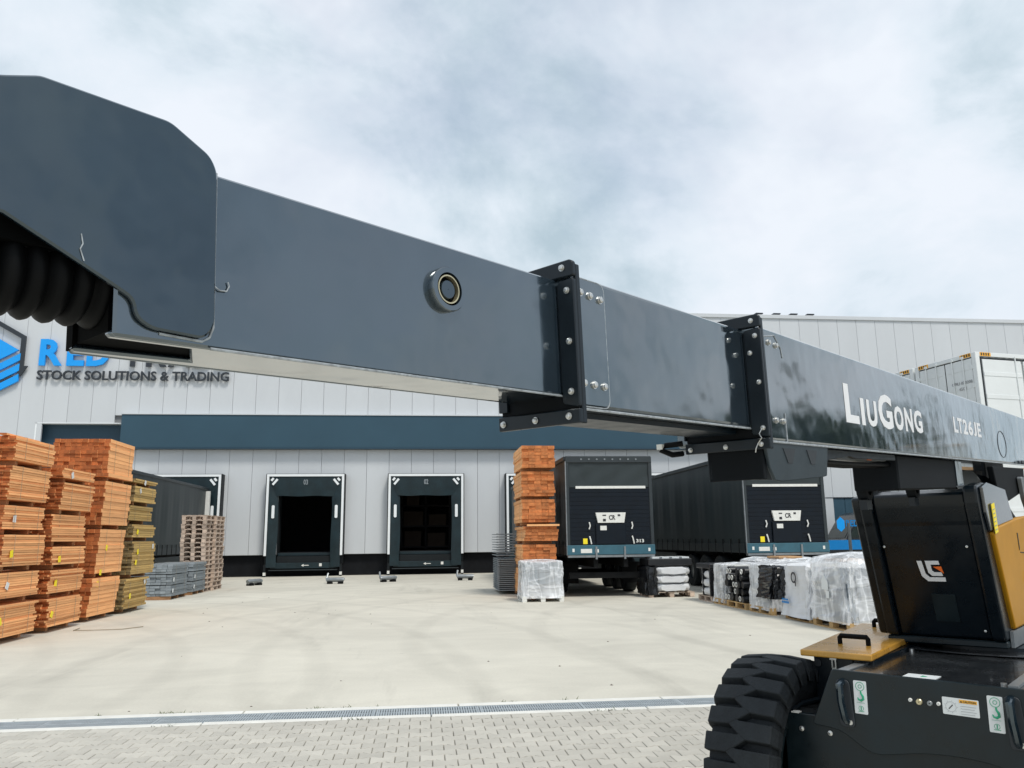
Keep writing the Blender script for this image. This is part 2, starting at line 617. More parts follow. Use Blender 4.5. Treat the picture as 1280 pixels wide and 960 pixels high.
# ---- drain along the yard edge
drain = MB().box(-20, 22, 7.925, 8.275, -0.2, -0.05).build('drain_channel', 'channel_dark')
tag(drain, kind='structure')
GL = 0.985
for (ya, yb, nm) in ((8.275, 8.372, 'a'), (7.832, 7.925, 'b')):
    for k in range(-9, 10):
        off = 0.37 if nm == 'a' else 0.1
        xa = k * 2.05 + off
        kb = MB().box(xa + 0.006, xa + 2.044, ya, yb, -0.15, 0.004 + random.uniform(-0.001, 0.001))
        kb.build('drain_kerb', 'kerb_concrete', drain, bevel=0.006)
GD = 0.35
gm = MB()
gm.box(0.004, GL - 0.004, 0.0, 0.02, -0.035, 0.0)
gm.box(0.004, GL - 0.004, GD - 0.02, GD, -0.035, 0.0)
gm.box(0.004, 0.02, 0.02, GD - 0.02, -0.035, 0.0)
gm.box(GL - 0.02, GL - 0.004, 0.02, GD - 0.02, -0.035, 0.0)
gm.box(0.02, GL - 0.02, GD / 2 - 0.01, GD / 2 + 0.01, -0.035, -0.001)
nb = 40
for i in range(nb):
    xx = 0.030 + i * (GL - 0.060) / (nb - 1)
    for (ya, yb) in ((0.02, GD / 2 - 0.01), (GD / 2 + 0.01, GD - 0.02)):
        gm.box(xx - 0.0075, xx + 0.0075, ya, yb, -0.03, -0.002)
gme = gm.mesh('grate', 'grate_steel')
for k in range(-10, 11):
    link('grate', gme, drain, (k * GL - 0.42, 7.925, -0.004 + random.uniform(-0.002, 0.001)))

# ---- interlocking paving stones in front of the drain
paving = MB().box(-20, 22, 3.1, 7.832, -0.2, -0.018).build('paving', 'joint_sand')
tag(paving, kind='structure')
PX, PY = 0.185, 0.148


def paver_geo(j=0.0026):
    a, d, s = PX / 2 - j, 0.013, 0.016
    h = PY / 2 - j
    q = PX / 4
    top = [(-a, h + d), (-q - s, h + d), (-q + s, h - d), (q - s, h - d), (q + s, h + d), (a, h + d)]
    bot = [(a, -h - d), (q + s, -h - d), (q - s, -h + d), (-q + s, -h + d), (-q - s, -h - d), (-a, -h - d)]
    o = top + bot
    # inner ring for the chamfer
    i_ = []
    c = 0.004
    for (x, y) in o:
        i_.append((x - c * (1 if x > 0 else -1), y - c * (1 if y > 0 else -1)))
    n = len(o)
    vs = [(x, y, 0.0) for x, y in i_] + [(x, y, -0.005) for x, y in o] + [(x, y, -0.04) for x, y in o]
    fs = [tuple(range(n - 1, -1, -1))]
    for i in range(n):
        k = (i + 1) % n
        fs.append((i, k, k + n, i + n))
        fs.append((i + n, k + n, k + 2 * n, i + 2 * n))
    return vs, fs


pv, pf = paver_geo()
pme = MB().add(pv, pf).mesh('paver', 'paver_stone')
rest = MB()
cnt = 0
rows = []
for r_ in range(30):
    y_ = 7.832 - 0.013 - PY / 2 - r_ * PY
    if y_ < 3.25:
        break
    for c_ in range(-42, 48):
        x_ = c_ * PX + (PX / 2 if r_ % 2 else 0)
        rows.append((x_, y_))
vis = []
for (x_, y_) in rows:
    zc = (Vector((x_, y_, 0)) - Vector((0, 0, CAM_H)))
    dz = zc.dot(F)
    if dz > 0.5:
        sx, sy = 640 + 997.3 * zc.dot(RX) / dz, 480 - 997.3 * zc.dot(UX) / dz
        if -10 < sx < 905 and sy < 968:
            vis.append((dz, x_, y_))
vis.sort()
near = set((a[1], a[2]) for a in vis[:300])
for (x_, y_) in rows:
    dz = random.uniform(-0.0025, 0.001)
    rz = random.uniform(-0.012, 0.012)
    if (x_, y_) in near:
        link('paver', pme, paving, (x_, y_, dz), (random.uniform(-.006, .006), random.uniform(-.006, .006), rz))
    else:
        M_ = Matrix.Translation((x_, y_, dz)) @ Matrix.Rotation(rz, 4, 'Z')
        rest.add(pv, pf, 0, M_)
tag(rest.build('paver_field', 'paver_stone', paving), kind='stuff')
# weeds in the joints
wd = MB()
for (cx, cy, n, sp) in ((-2.35, 8.39, 40, 0.22), (-1.0, 8.385, 16, 0.12), (-3.02, 8.385, 10, 0.05), (0.9, 8.383, 14, 0.07),
                        (1.45, 8.383, 12, 0.06), (1.75, 7.82, 26, 0.2), (-0.52, 7.82, 26, 0.16), (-2.25, 7.825, 14, 0.12), (-0.62, 8.38, 16, 0.3)):
    for k in range(n):
        x_, y_ = cx + random.gauss(0, sp * 0.6), cy + random.gauss(0, 0.012)
        a = random.uniform(0, 6.28)
        l_ = random.uniform(0.012, 0.04)
        dx, dy = math.cos(a) * l_, math.sin(a) * l_
        wd.add([(x_ - dy * .15, y_ + dx * .15, 0.0), (x_ + dy * .15, y_ - dx * .15, 0.0), (x_ + dx, y_ + dy, l_ * random.uniform(.3, .9))], [(0, 1, 2)])
tag(wd.build('weeds', 'weed_green'), kind='stuff')

# small stones and bark chips blown over the yard
pb = MB()
for k in range(70):
    x_, y_ = random.uniform(-9, 8), 8.5 + 26 * random.random() ** 1.6
    r_ = random.uniform(.006, .02)
    pb.add([(x_ - r_, y_, 0), (x_, y_ - r_, 0), (x_ + r_ * 1.3, y_, 0), (x_, y_ + r_, 0), (x_, y_, r_ * .6)], [(0, 1, 4), (1, 2, 4), (2, 3, 4), (3, 0, 4)])
tag(pb.build('yard_litter', 'bark'), kind='stuff')

# ================================================================== warehouse
WY = 39.0
wh = thing('warehouse', 'long light grey warehouse clad in vertical panels with slate blue band', 'building', (0, WY, 0))
PW = 1.068
PX0 = -26.0 - 0.18
DOCKS = [-11.07, -5.45, 0.17, 5.79, 11.41, 17.03]
BAND_L, BAND_R, GATE_L = -14.0, 20.4, -17.9
RG = 20.42                    # right gate starts
upper_me = None


def panel(x0, x1, z0, z1, notch=None):
    """one cladding panel; notch = (xa, xb, top) cuts an opening from its foot"""
    g_ = 0.006
    x0, x1 = x0 + g_, x1 - g_
    if notch:
        xa, xb, zt = notch
        if xa <= x0 and xb >= x1:
            out_ = [(x0, zt), (x1, zt), (x1, z1), (x0, z1)]
        elif xa <= x0:
            out_ = [(x0, zt), (xb, zt), (xb, z0), (x1, z0), (x1, z1), (x0, z1)]
        else:
            out_ = [(x0, z0), (xa, z0), (xa, zt), (x1, zt), (x1, z1), (x0, z1)]
    else:
        out_ = [(x0, z0), (x1, z0), (x1, z1), (x0, z1)]
    mb = MB().prism(out_, -0.012, 0.10, 'y')
    # shallow ribs pressed in the cladding
    return mb.build('wall_panel', 'wall_panel', wh, bevel=0.005)


k = 0
x_ = PX0
while x_ < 36:
    x1_ = x_ + PW
    xm = (x_ + x1_) / 2
    if xm < GATE_L:
        panel(x_, x1_, 0.975, 12.9)
    elif xm < BAND_L:
        panel(x_, x1_, 7.15, 12.9)
    elif xm < RG:
        panel(x_, x1_, 7.52, 12.9)
        nt_ = None
        for dc in DOCKS:
            a_, b_ = dc - 1.3, dc + 1.3
            if x_ < b_ and x1_ > a_:
                nt_ = (a_, b_, 3.78)
        panel(x_, x1_, 0.985, 5.95, nt_)
    else:
        panel(x_, x1_, 3.48, 12.9)
    x_ = x1_
XR = x_
bk = MB()
bk.box(PX0, GATE_L, 0.10, 0.3, 0.97, 12.9)
bk.box(GATE_L, XR, 0.10, 0.3, 7.16, 12.9)
bk.box(BAND_L, XR, 0.102, 0.302, 3.9, 7.16)
bk.box(RG, XR, 0.104, 0.304, 3.49, 3.9)
edges = [BAND_L] + [e for d in DOCKS for e in (d - 1.3, d + 1.3)] + [RG]
for i in range(0, len(edges), 2):
    bk.box(edges[i], edges[i + 1], 0.102, 0.302, 0.97, 3.9)
for d in DOCKS:
    bk.box(d - 1.3, d + 1.3, 0.102, 0.302, 3.79, 3.9)
bk.build('backing_wall', 'wall_backing', wh)
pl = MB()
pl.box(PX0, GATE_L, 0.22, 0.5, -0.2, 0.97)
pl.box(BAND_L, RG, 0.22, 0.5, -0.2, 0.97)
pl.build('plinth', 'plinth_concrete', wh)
bd = MB().box(BAND_L, BAND_R, -0.35, 0.09, 5.955, 7.515)
bd.build('fascia_band', 'slate_panel', wh, bevel=0.01)
dr = MB().box(BAND_L + 0.01, BAND_R - 0.01, -0.38, 0.05, 5.90, 5.953).build('drip_edge', 'slate_door', wh)
dt = MB().box(BAND_L - 0.02, BAND_R + 0.02, -0.39, -0.02, 7.517, 7.56).build('band_flashing', 'wall_panel', wh)
gt = MB()
gt.box(GATE_L + 0.02, BAND_L - 0.01, 0.42, 0.5, 0.0, 7.14)
go = gt.build('gate_panel', 'slate_door', wh)
rv = MB()
rv.box(GATE_L - 0.02, GATE_L + 0.04, -0.02, 0.45, 0.0, 7.16)
rv.box(GATE_L - 0.02, BAND_L, -0.02, 0.45, 7.12, 7.155)
rv.build('gate_reveal', 'white_trim', wh)
# blue gate on the right: sectional boards
xg = RG + 0.05
kk = 0
while xg < XR - 0.6:
    MB().box(xg, xg + 0.96, 0.02, 0.08, 0.0, 3.44).build('gate_board', 'slate_panel', wh, bevel=0.012)
    xg += 0.97
MB().box(RG - 0.03, XR, -0.03, 0.1, 3.445, 3.478).build('gate_lintel', 'sign_dark', wh)
# roof
MB().box(PX0 - 0.1, XR + 0.1, -0.06, 30.0, 12.905, 13.02).build('roof', 'grey_metal', wh, bevel=0.01)
MB().box(PX0 - 0.12, XR + 0.12, -0.09, 0.05, 12.86, 13.06).build('roof_coping', 'wall_panel', wh, bevel=0.01)
for xv in (17.65, 18.62, 19.57, 20.5):
    v_ = MB().box(xv - 0.14, xv + 0.14, 0.08, 0.4, 13.02, 13.14).box(xv - 0.2, xv + 0.2, 0.06, 0.46, 13.14, 13.20)
    v_.build('roof_vent', 'sign_dark', wh, bevel=0.01)
sw = MB()
sw.box(PX0, PX0 + 0.3, 0.3, 30, -0.2, 12.9)
sw.box(XR - 0.3, XR, 0.3, 30, -0.2, 12.9)
sw.box(PX0, XR, 29.7, 30.0, -0.2, 12.9)
sw.build('side_wall', 'wall_panel', wh)
# warehouse inside seen through the docks
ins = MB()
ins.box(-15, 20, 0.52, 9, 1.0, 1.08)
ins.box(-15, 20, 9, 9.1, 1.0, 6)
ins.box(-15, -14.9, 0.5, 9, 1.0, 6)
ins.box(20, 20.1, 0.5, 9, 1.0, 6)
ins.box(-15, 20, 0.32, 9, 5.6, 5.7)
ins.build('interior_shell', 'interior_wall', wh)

# pallet racks and cartons inside
rack = thing('storage_rack', 'dim storage rack with cartons inside the right open dock', 'rack', (0.35, WY + 5.2, 1.08))
for sx in (-1.5, -0.2, 1.1):
    MB().box(sx, sx + 0.08, 0, 0.08, 0, 3.2).box(sx, sx + 0.08, 0.9, 0.98, 0, 3.2).build('upright', 'rack_shaded', rack)
for sz in (0.1, 1.2, 2.3):
    MB().box(-1.5, 1.18, 0.0, 1.0, sz, sz + 0.08).build('shelf', 'rack_shaded', rack)
for i, (a, b, z0, h) in enumerate(((-1.3, -.4, .18, .8), (-.05, .9, .18, .7), (-1.35, -.3, 1.28, .75), (.0, .95, 1.28, .6), (-1.2, -.5, 2.38, .6))):
    bx_ = MB().box(a, b, 0.05, 0.9, z0, z0 + h).build('carton', 'carton_shaded', None, bevel=0.01)
    bx_.location = (0.35, WY + 5.2, 1.08)
    tag(bx_, ['lower left', 'lower right', 'middle left', 'middle right', 'upper left'][i] + ' brown carton on the rack inside the right open dock', 'carton', 'cartons on the rack')

# ---- company sign
sg = thing('company_sign', 'blue and black company lettering with stacked hexagon emblem high on the wall', 'sign', (0, WY - 0.10, 0))


def letters(name, items, m, depth=0.10):
    for (s, x0, z0, wd_, ht, bold) in items:
        mb = MB()
        text_shape(s, x0, z0, wd_, ht, depth, FACE, mb, 0, bold)
        mb.build(name, m, sg)


letters('letter', [('R', -17.98, 9.84, 1.02, 1.28, 0.035), ('E', -16.75, 9.84, 0.78, 1.28, 0.035), ('D', -15.86, 9.84, 1.02, 1.28, 0.035)], 'sign_blue')
letters('letter', [('T', -14.2, 9.84, 0.86, 1.28, 0.03), ('R', -13.15, 9.84, 0.94, 1.28, 0.03), ('A', -12.15, 9.84, 1.08, 1.28, 0.03),
                   ('D', -11.0, 9.84, 0.95, 1.28, 0.03), ('E', -9.98, 9.84, 0.72, 1.28, 0.03)], 'sign_dark')
mb = MB()
text_shape('STOCK SOLUTIONS & TRADING', -18.02, 9.17, 8.72, 0.45, 0.08, FACE, mb, 0, 0.018)
mb.build('tagline_lettering', 'sign_dark', sg)
hx, hz = -20.3, 10.3


def iso(a, b, c):
    return (hx + (a - b) * 0.866, hz + (a + b) * -0.5 + c)


mb = MB()
mb.prism([iso(-.8, -.8, .27), iso(.8, -.8, .27), iso(.8, .8, .27), iso(-.8, .8, .27)][::-1], -0.10, 0, 'y')
mb.build('emblem_lid', 'sign_blue', sg)
for i in range(3):
    c0 = 0.12 - i * 0.50
    for s_ in (1, -1):
        def q(a, c):
            x, z = iso(a, 0.9, c) if s_ < 0 else iso(0.9, a, c)
            return (x, z)
        p = [iso(.86, -.86, c0), iso(.86, .80, c0), iso(.86, .80, c0 - .34), iso(.86, -.86, c0 - .34)] if s_ > 0 else \
            [iso(-.86, .86, c0), iso(.80, .86, c0), iso(.80, .86, c0 - .34), iso(-.86, .86, c0 - .34)]
        MB().prism(p, -0.10, 0, 'y').build('emblem_layer', 'sign_blue', sg)
ro = 1.78
hexp = [(hx + ro * math.sin(R(60 * i)), hz + ro * math.cos(R(60 * i))) for i in range(6)]


def stroke(pts, wdt):
    m_ = MB()
    for a, b in zip(pts, pts[1:]):
        a, b = Vector(a), Vector(b)
        d_ = (b - a).normalized()
        n_ = Vector((-d_.y, d_.x)) * wdt / 2
        a2, b2 = a - d_ * wdt * .3, b + d_ * wdt * .3
        m_.prism([a2 + n_, b2 + n_, b2 - n_, a2 - n_], -0.09 - 0.002 * random.random(), 0, 'y')
    return m_


stroke([hexp[5], hexp[0], hexp[1], (hexp[2][0], hexp[2][1] + 0.35)], 0.2).build('emblem_outline', 'sign_dark', sg)
ax_, az_ = hexp[2][0], hexp[2][1] + 0.1
MB().prism([(ax_ - .3, az_ + .3), (ax_ + .3, az_ + .3), (ax_, az_ - .2)], -0.09, 0, 'y').build('emblem_arrow', 'sign_dark', sg)
stroke([(hexp[2][0] - 0.35, hexp[2][1] - 0.2), hexp[3], hexp[4]], 0.2).build('emblem_outline', 'sign_dark', sg)

# ---- loading docks
DTXT = {-5.45: '03', 0.17: '02'}
for i, dc in enumerate(DOCKS):
    where = ['behind the parked trailer on the far left', 'left open dock between the pallet stack and the other open dock',
             'right open dock left of the tall plank stack', 'half hidden behind the tall plank stack', 'with its white trim showing between the two right trailers', 'behind the right parked trailer'][i]
    d = thing('loading_dock', 'black dock shelter ' + where, 'dock shelter', (dc, WY, 0), 0, 'dock shelters along the warehouse wall')
    hw, zt, fr = 1.755, 4.66, -0.55
    # side casing, its shade put into the dark colour, and roof of the shelter
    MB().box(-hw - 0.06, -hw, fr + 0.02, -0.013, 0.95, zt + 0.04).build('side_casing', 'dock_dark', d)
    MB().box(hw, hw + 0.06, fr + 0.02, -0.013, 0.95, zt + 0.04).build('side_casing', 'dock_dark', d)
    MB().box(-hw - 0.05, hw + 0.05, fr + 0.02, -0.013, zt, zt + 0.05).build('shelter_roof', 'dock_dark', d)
    tr = 0.085
    MB().box(-hw - 0.02, -hw + tr, fr - 0.012, fr + 0.03, 0.95, zt).build('edge_trim', 'white_trim', d)
    MB().box(hw - tr, hw + 0.02, fr - 0.012, fr + 0.03, 0.95, zt).build('edge_trim', 'white_trim', d)
    MB().box(-hw - 0.02, hw + 0.02, fr - 0.014, fr + 0.03, zt - tr + 0.01, zt + 0.03).build('edge_trim', 'white_trim', d)
    # curtains: soft sheets with a slight sag
    ct = MB()
    n_ = 16
    vs, fs = [], []
    for a in range(n_ + 1):
        x = -hw + tr + (2 * hw - 2 * tr) * a / n_
        for b in range(5):
            z = zt - tr + 0.01 - (zt - tr - 3.66) * b / 4
            s_ = b / 4
            vs.append((x, fr + 0.03 + 0.06 * s_ * s_ + 0.02 * math.sin(a * 1.3 + i) * s_, z - (0.015 * math.sin(a * 0.9 + i * 2) if b == 4 else 0)))
    for a in range(n_):
        for b in range(4):
            fs.append((a * 5 + b, (a + 1) * 5 + b, (a + 1) * 5 + b + 1, a * 5 + b + 1))
    n0 = len(vs)
    vs += [(x, y + 0.02, z) for x, y, z in vs]
    fs += [tuple(n0 + q_ for q_ in f_[::-1]) for f_ in fs]
    ct.add(vs, fs)
    ct.build('top_curtain', 'dock_rubber', d, smooth=True)
    for s_ in (-1, 1):
        c2 = MB()
        vs, fs = [], []
        for a in range(5):
            t_ = a / 4
            for b in range(13):
                z = 0.42 + (zt - tr - 0.5) * b / 12
                x = s_ * (hw - tr - (hw - tr - 1.22) * t_ + (0.02 * math.sin(b * 0.8 + i + s_) if a == 4 else 0))
                vs.append((x, fr + 0.045 + 0.07 * t_ * t_ + 0.012 * math.sin(b * 1.1 + a), z))
        for a in range(4):
            for b in range(12):
                fs.append((a * 13 + b, (a + 1) * 13 + b, (a + 1) * 13 + b + 1, a * 13 + b + 1))
        n0 = len(vs)
        vs += [(x, y + 0.02, z) for x, y, z in vs]
        fs += [tuple(n0 + q_ for q_ in f_[::-1]) for f_ in fs]
        c2.add(vs, fs).build('side_curtain', 'dock_rubber', d, smooth=True)
        rm = MB()
        rm.prism([(s_ * 1.44 + dx * 0.065, 2.95 + 0.30 * sy + dz) for dx, sy, dz in ((-1, -1, .03), (-.5, -1, 0), (.5, -1, 0), (1, -1, .03), (1, 1, -.03), (.5, 1, 0), (-.5, 1, 0), (-1, 1, -.03))],
                 fr + 0.02, fr + 0.038, 'y')
        rm.build('guide_marker', 'white_trim', d)
        Mr = Matrix.Translation((s_ * 1.40, fr + 0.012, 4.33)) @ Matrix.Rotation(-s_ * R(40), 4, 'Y')
        MB(Mr).box(-0.05, 0.05, -0.004, 0.016, -0.17, 0.17).build('corner_marker', 'white_trim', d)
        Mr = Matrix.Translation((s_ * 1.53, fr + 0.012, 4.44)) @ Matrix.Rotation(-s_ * R(40), 4, 'Y')
        MB(Mr).box(-0.05, 0.05, -0.006, 0.014, -0.07, 0.09).build('corner_marker', 'white_trim', d)
    if dc in DTXT:
        mb = MB()
        text_shape(DTXT[dc], -0.1, 4.20, 0.20, 0.24, 0.006, face_at(0, fr + 0.028, 0), mb, 0, 0.02)
        mb.build('dock_number', 'grey_deck_end', d)
    # door leaf reveal, leveller and foot
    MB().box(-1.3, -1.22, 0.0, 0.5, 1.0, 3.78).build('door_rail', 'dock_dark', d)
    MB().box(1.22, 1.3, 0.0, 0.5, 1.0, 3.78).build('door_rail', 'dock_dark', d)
    MB().box(-1.22, 1.22, -0.1, 0.5, 0.93, 1.06).build('leveller_plate', 'dock_rubber', d, bevel=0.01)
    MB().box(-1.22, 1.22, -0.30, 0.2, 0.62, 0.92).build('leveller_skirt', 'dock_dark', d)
    MB().box(-1.5, 1.5, -0.36, 0.2, 0.36, 0.62).build('leveller_front', 'dock_rubber', d, bevel=0.01)
    MB().box(-1.55, 1.55, -0.42, -0.3, 0.27, 0.31).build('leveller_lip', 'trailer_frame', d)
    ar = MB()
    ar.prism([(-0.1, .5), (0.02, .56), (0.02, .515), (0.25, .515), (0.25, .485), (0.02, .485), (0.02, .44)], -0.366, -0.362, 'y')
    ar.box(0.72, 0.84, -0.368, -0.362, .45, .58)
    ar.build('leveller_print', 'plate_white', d)
    for s_ in (-1, 1):
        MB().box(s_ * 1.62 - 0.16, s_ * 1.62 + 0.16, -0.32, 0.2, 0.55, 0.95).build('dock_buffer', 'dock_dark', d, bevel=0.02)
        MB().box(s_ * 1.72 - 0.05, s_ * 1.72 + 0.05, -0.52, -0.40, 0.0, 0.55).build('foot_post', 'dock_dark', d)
        MB().box(s_ * 1.72 - 0.055, s_ * 1.72 + 0.055, -0.53, -0.39, 0.06, 0.20).build('post_reflector', 'plate_white', d)

# wheel guides lying in front of the docks
GUIDE = [(-6.2, 31.5, 55, 'leftmost of the four, left of the left open dock'), (-3.25, 31.6, -4, 'right foot of the left open dock'),
         (-1.3, 32.4, 28, 'left foot of the right open dock'), (1.72, 32.6, -3, 'rightmost of the four, right of the right open dock')]
for (x, y, a, s_) in GUIDE:
    d = thing('wheel_guide', 'short grey wheel guide, ' + s_, 'wheel guide', (x, y, 0), R(a), 'wheel guides before the docks')
    MB().tube([(-.33, 0, .13), (-.28, 0, .15), (.28, 0, .15), (.33, 0, .13)], 0.085, 10).build('guide_tube', 'grey_metal', d, smooth=True)
    for sx in (-.2, .2):
        MB().box(sx - .09, sx + .09, -.11, .11, 0, 0.075).build('base_shoe', 'steel_under', d)
    if 'foot' in s_ or 'right' in s_:
        MB().tube([(-.3, 0, .14), (-.33, 0.03, .2), (-.30, .15, .38)], 0.04, 8).build('guide_arm', 'grey_metal', d, smooth=True)

# ================================================================== lumber
BOARD = {}


def board_mesh(lx, ly, lz, ms, me_):
    key = (round(lx, 3), round(ly, 3), round(lz, 3), ms)
    if key not in BOARD:
        mb = MB()
        vs = [(-lx / 2, -ly / 2, 0), (lx / 2, -ly / 2, 0), (lx / 2, ly / 2, 0), (-lx / 2, ly / 2, 0)]
        vs += [(a, b, lz) for a, b, _ in vs]
        mb.add(vs, [(0, 3, 2, 1), (4, 5, 6, 7), (1, 2, 6, 5), (3, 0, 4, 7)], 0)
        mb.add([vs[0], vs[1], vs[5], vs[4]], [(0, 1, 2, 3)], 1)
        mb.add([vs[2], vs[3], vs[7], vs[6]], [(0, 1, 2, 3)], 1)
        m = bpy.data.meshes.new('board')
        m.from_pydata([tuple(p) for p in mb.v], [], mb.f)
        m.materials.append(MATS[ms])
        m.materials.append(MATS[me_])
        for p, i in zip(m.polygons, mb.m):
            p.material_index = i
        BOARD[key] = m
    return BOARD[key]


def bundle(label, x0, x1, y0, y1, z0, z1, bw, bh, ms, me_, group, jit=0.012, lean=0.0, tagc=None, side=1, strap=True, batten=True,
           name='plank_bundle', cat='plank bundle', bm='batten_wood'):
    """a strapped bundle of boards running along Y on two bearers"""
    yc = (y0 + y1) / 2
    t = thing(name, label, cat, ((x0 + x1) / 2, yc, z0), random.uniform(-.008, .008), group)
    bz = 0.055 if batten else 0.0
    W_ = x1 - x0
    nc = max(1, round(W_ / bw))
    nr = max(1, round((z1 - z0 - bz) / bh))
    bw, bh = W_ / nc, (z1 - z0 - bz) / nr
    ly = y1 - y0
    meshes = [board_mesh(bw - 0.003, ly - dd, bh - 0.004, ms, me_) for dd in (0.0, 0.03, 0.06)]
    for r_ in range(nr):
        rs = random.gauss(0, jit) + lean * r_
        ry = random.gauss(0, jit * 1.5)
        for c_ in range(nc):
            loc = (-W_ / 2 + (c_ + 0.5) * bw + rs + random.uniform(-.003, .003), ry + random.gauss(0, jit), bz + r_ * bh + random.uniform(0, .003))
            link('board', random.choice(meshes), t, loc, (0, 0, random.gauss(0, 0.002)))
    if batten:
        for s_ in (-1, 1):
            MB().box(-W_ / 2 + (.05 if side < 0 else 0), W_ / 2 - 0.10, s_ * ly * 0.30 - 0.045, s_ * ly * 0.30 + 0.045, -0.025, bz - 0.004).build('bearer', bm, t)
    if strap:
        for s_ in (-0.27, 0.3):
            xs = W_ / 2 + 0.004 + lean * nr + 0.012
            m_ = MB()
            yy = s_ * ly
            hh = z1 - z0
            for xx in (-W_ / 2 - 0.02 + lean * nr, xs):
                m_.box(xx, xx + 0.003, yy - 0.0035, yy + 0.0035, bz, hh)
            m_.box(-W_ / 2 - 0.017, xs, yy - 0.0034, yy + 0.0034, hh + 0.001, hh + 0.004)
            m_.build('strap', 'strap', t)
    if tagc:
        for (m, fy, fz) in tagc:
            xx = side * (W_ / 2 + 0.018) + lean * nr * 0.5
            M_ = Matrix.Translation((xx, fy * ly, (z1 - z0) * fz)) @ Matrix.Rotation(random.uniform(-.5, .5), 4, 'X')
            MB(M_).prism([(-.045, -.06), (.05, -.055), (.04, .065), (-.05, .05)], -0.003, 0.004, 'x').build('tag_label', m, t)
    return t


YE, WH = 'sticker_yellow', 'sticker_white'
G1 = 'plank bundles stacked on the left'
LEVEL = {6: ['lowest', 'second from the ground', 'third from the ground', 'fourth from the ground', 'fifth from the ground', 'topmost'],
         4: ['lowest', 'second from the ground', 'third from the ground', 'topmost'],
         7: ['lowest', 'second from the ground', 'third from the ground', 'fourth from the ground', 'fifth from the ground', 'sixth from the ground', 'topmost']}


def stack(desc, x1, w_, y0, y1, zs, bw, bh, ms, me_, group, tags, jit=0.012, lean=None, off=None, name='plank_bundle', bm='batten_wood', cat='plank bundle', battens=True):
    n = len(zs)
    for i, (za, zb) in enumerate(zs):
        o = off[i] if off else (random.uniform(-.03, .03), random.uniform(-.05, .05))
        lv = LEVEL[n][i] if n in LEVEL else ORD[i]
        bundle('%s, %s' % (desc, lv), x1 - w_ + o[0], x1 + o[0], y0 + o[1], y1 + o[1], za, zb, bw, bh, ms, me_, group, jit,
               lean[i] if lean else 0.0, tags.get(i), name=name, bm=bm, cat=cat, batten=battens)


Z1 = [(.05, .62), (.67, 1.14), (1.19, 1.76), (1.80, 2.245), (2.285, 2.90), (2.94, 3.40)]
stack('thin tan plank bundle in the leftmost plank stack', -6.8, 1.2, 14.08, 15.56, Z1, 0.11, 0.038, 'wood_side', 'wood_end', G1,
      {0: [(YE, -.36, .55)], 1: [(WH, -.28, .55)], 2: [(YE, -.3, .45)], 3: [(WH, -.25, .5)]}, jit=0.014,
      lean=[0, -.002, .002, .003, .004, .0], off=[(0, -.05), (-.01, 0), (.01, -.02), (-.05, .0), (-.05, .05), (.02, .06)])
# loose board left lying on top
lb = link('plank', board_mesh(0.11, 1.4, 0.03, 'wood_side', 'wood_end'), None, (-7.0, 14.75, 3.415), (R(1.2), 0, R(4)))
tag(lb, 'loose tan plank lying on top of the leftmost plank stack', 'plank')
Z2 = [(.05, .60), (.645, 1.12), (1.165, 1.55), (1.59, 2.15), (2.19, 2.74), (2.775, 3.02)]
stack('thin tan plank bundle in the second plank stack from the left', -6.8, 1.15, 15.92, 17.42, Z2, 0.11, 0.040, 'wood_side', 'wood_end', G1,
      {0: [(YE, -.38, .5)], 1: [(YE, -.32, .5)], 2: [(YE, -.3, .4)], 5: [(WH, -.25, .5)]}, jit=0.014,
      lean=[0, .001, 0, -.003, .004, 0], off=[(0, 0), (-.03, .03), (0, 0), (-.02, -.02), (.04, .02), (.05, .05)])
Z3 = [(.05, .88), (.92, 1.90), (1.94, 2.92), (2.96, 3.83)]
stack('thick orange plank bundle in the tallest left plank stack', -6.8, 1.15, 18.0, 19.55, Z3, 0.115, 0.082, 'wood_side', 'wood_end', G1,
      {0: [(YE, -.3, .85)], 1: [(YE, -.35, .08), (YE, -.2, .6)], 2: []}, jit=0.008,
      lean=[.006, .004, .002, -.001], off=[(-.06, -.06), (-.02, 0), (.02, .05), (.05, .08)])
Z4 = [(.05, .78), (.82, 1.64), (1.68, 2.04), (2.08, 2.48), (2.52, 2.94), (2.97, 3.11)]
stack('weathered olive plank bundle beside the grey boards', -6.8, 1.1, 19.9, 21.5, Z4, 0.11, 0.052, 'wood_olive', 'wood_olive_end', G1,
      {0: [(YE, -.25, .45), (WH, .36, .85)], 1: [(YE, -.3, .7), (YE, -.35, .4), (WH, .36, .85)], 2: [(YE, -.3, .5)], 4: [(WH, -.25, .75)], 5: [(WH, -.1, .5)]},
      jit=0.012, lean=[0, .002, 0, 0, .002, 0], off=[(-.03, -.08), (.03, .1), (.0, .12), (-.06, -.02), (.0, .0), (.03, 0)])
Z5 = [(.05, .77), (.81, 1.435), (1.475, 1.93), (1.985, 2.67), (2.71, 3.45), (3.50, 4.17)]
stack('thick red-brown plank bundle beside the trailer', 3.70, 0.93, 22.25, 24.3, Z5, 0.186, 0.085, 'wood_side_red', 'wood_end_red',
      'plank bundles stacked by the trailer', {}, jit=0.012, lean=[0.004, 0, 0, .001, -.002, -.002],
      off=[(-.05, 0.1), (0, .05), (.03, -.02), (-.02, .02), (.0, .05), (.0, -.05)])
lb = link('plank', board_mesh(0.13, 0.9, 0.05, 'wood_side_red', 'wood_end_red'), None, (3.32, 22.17, 1.932), (0, 0, R(90)))
tag(lb, 'pale plank poking out across the tall red-brown plank stack', 'plank')
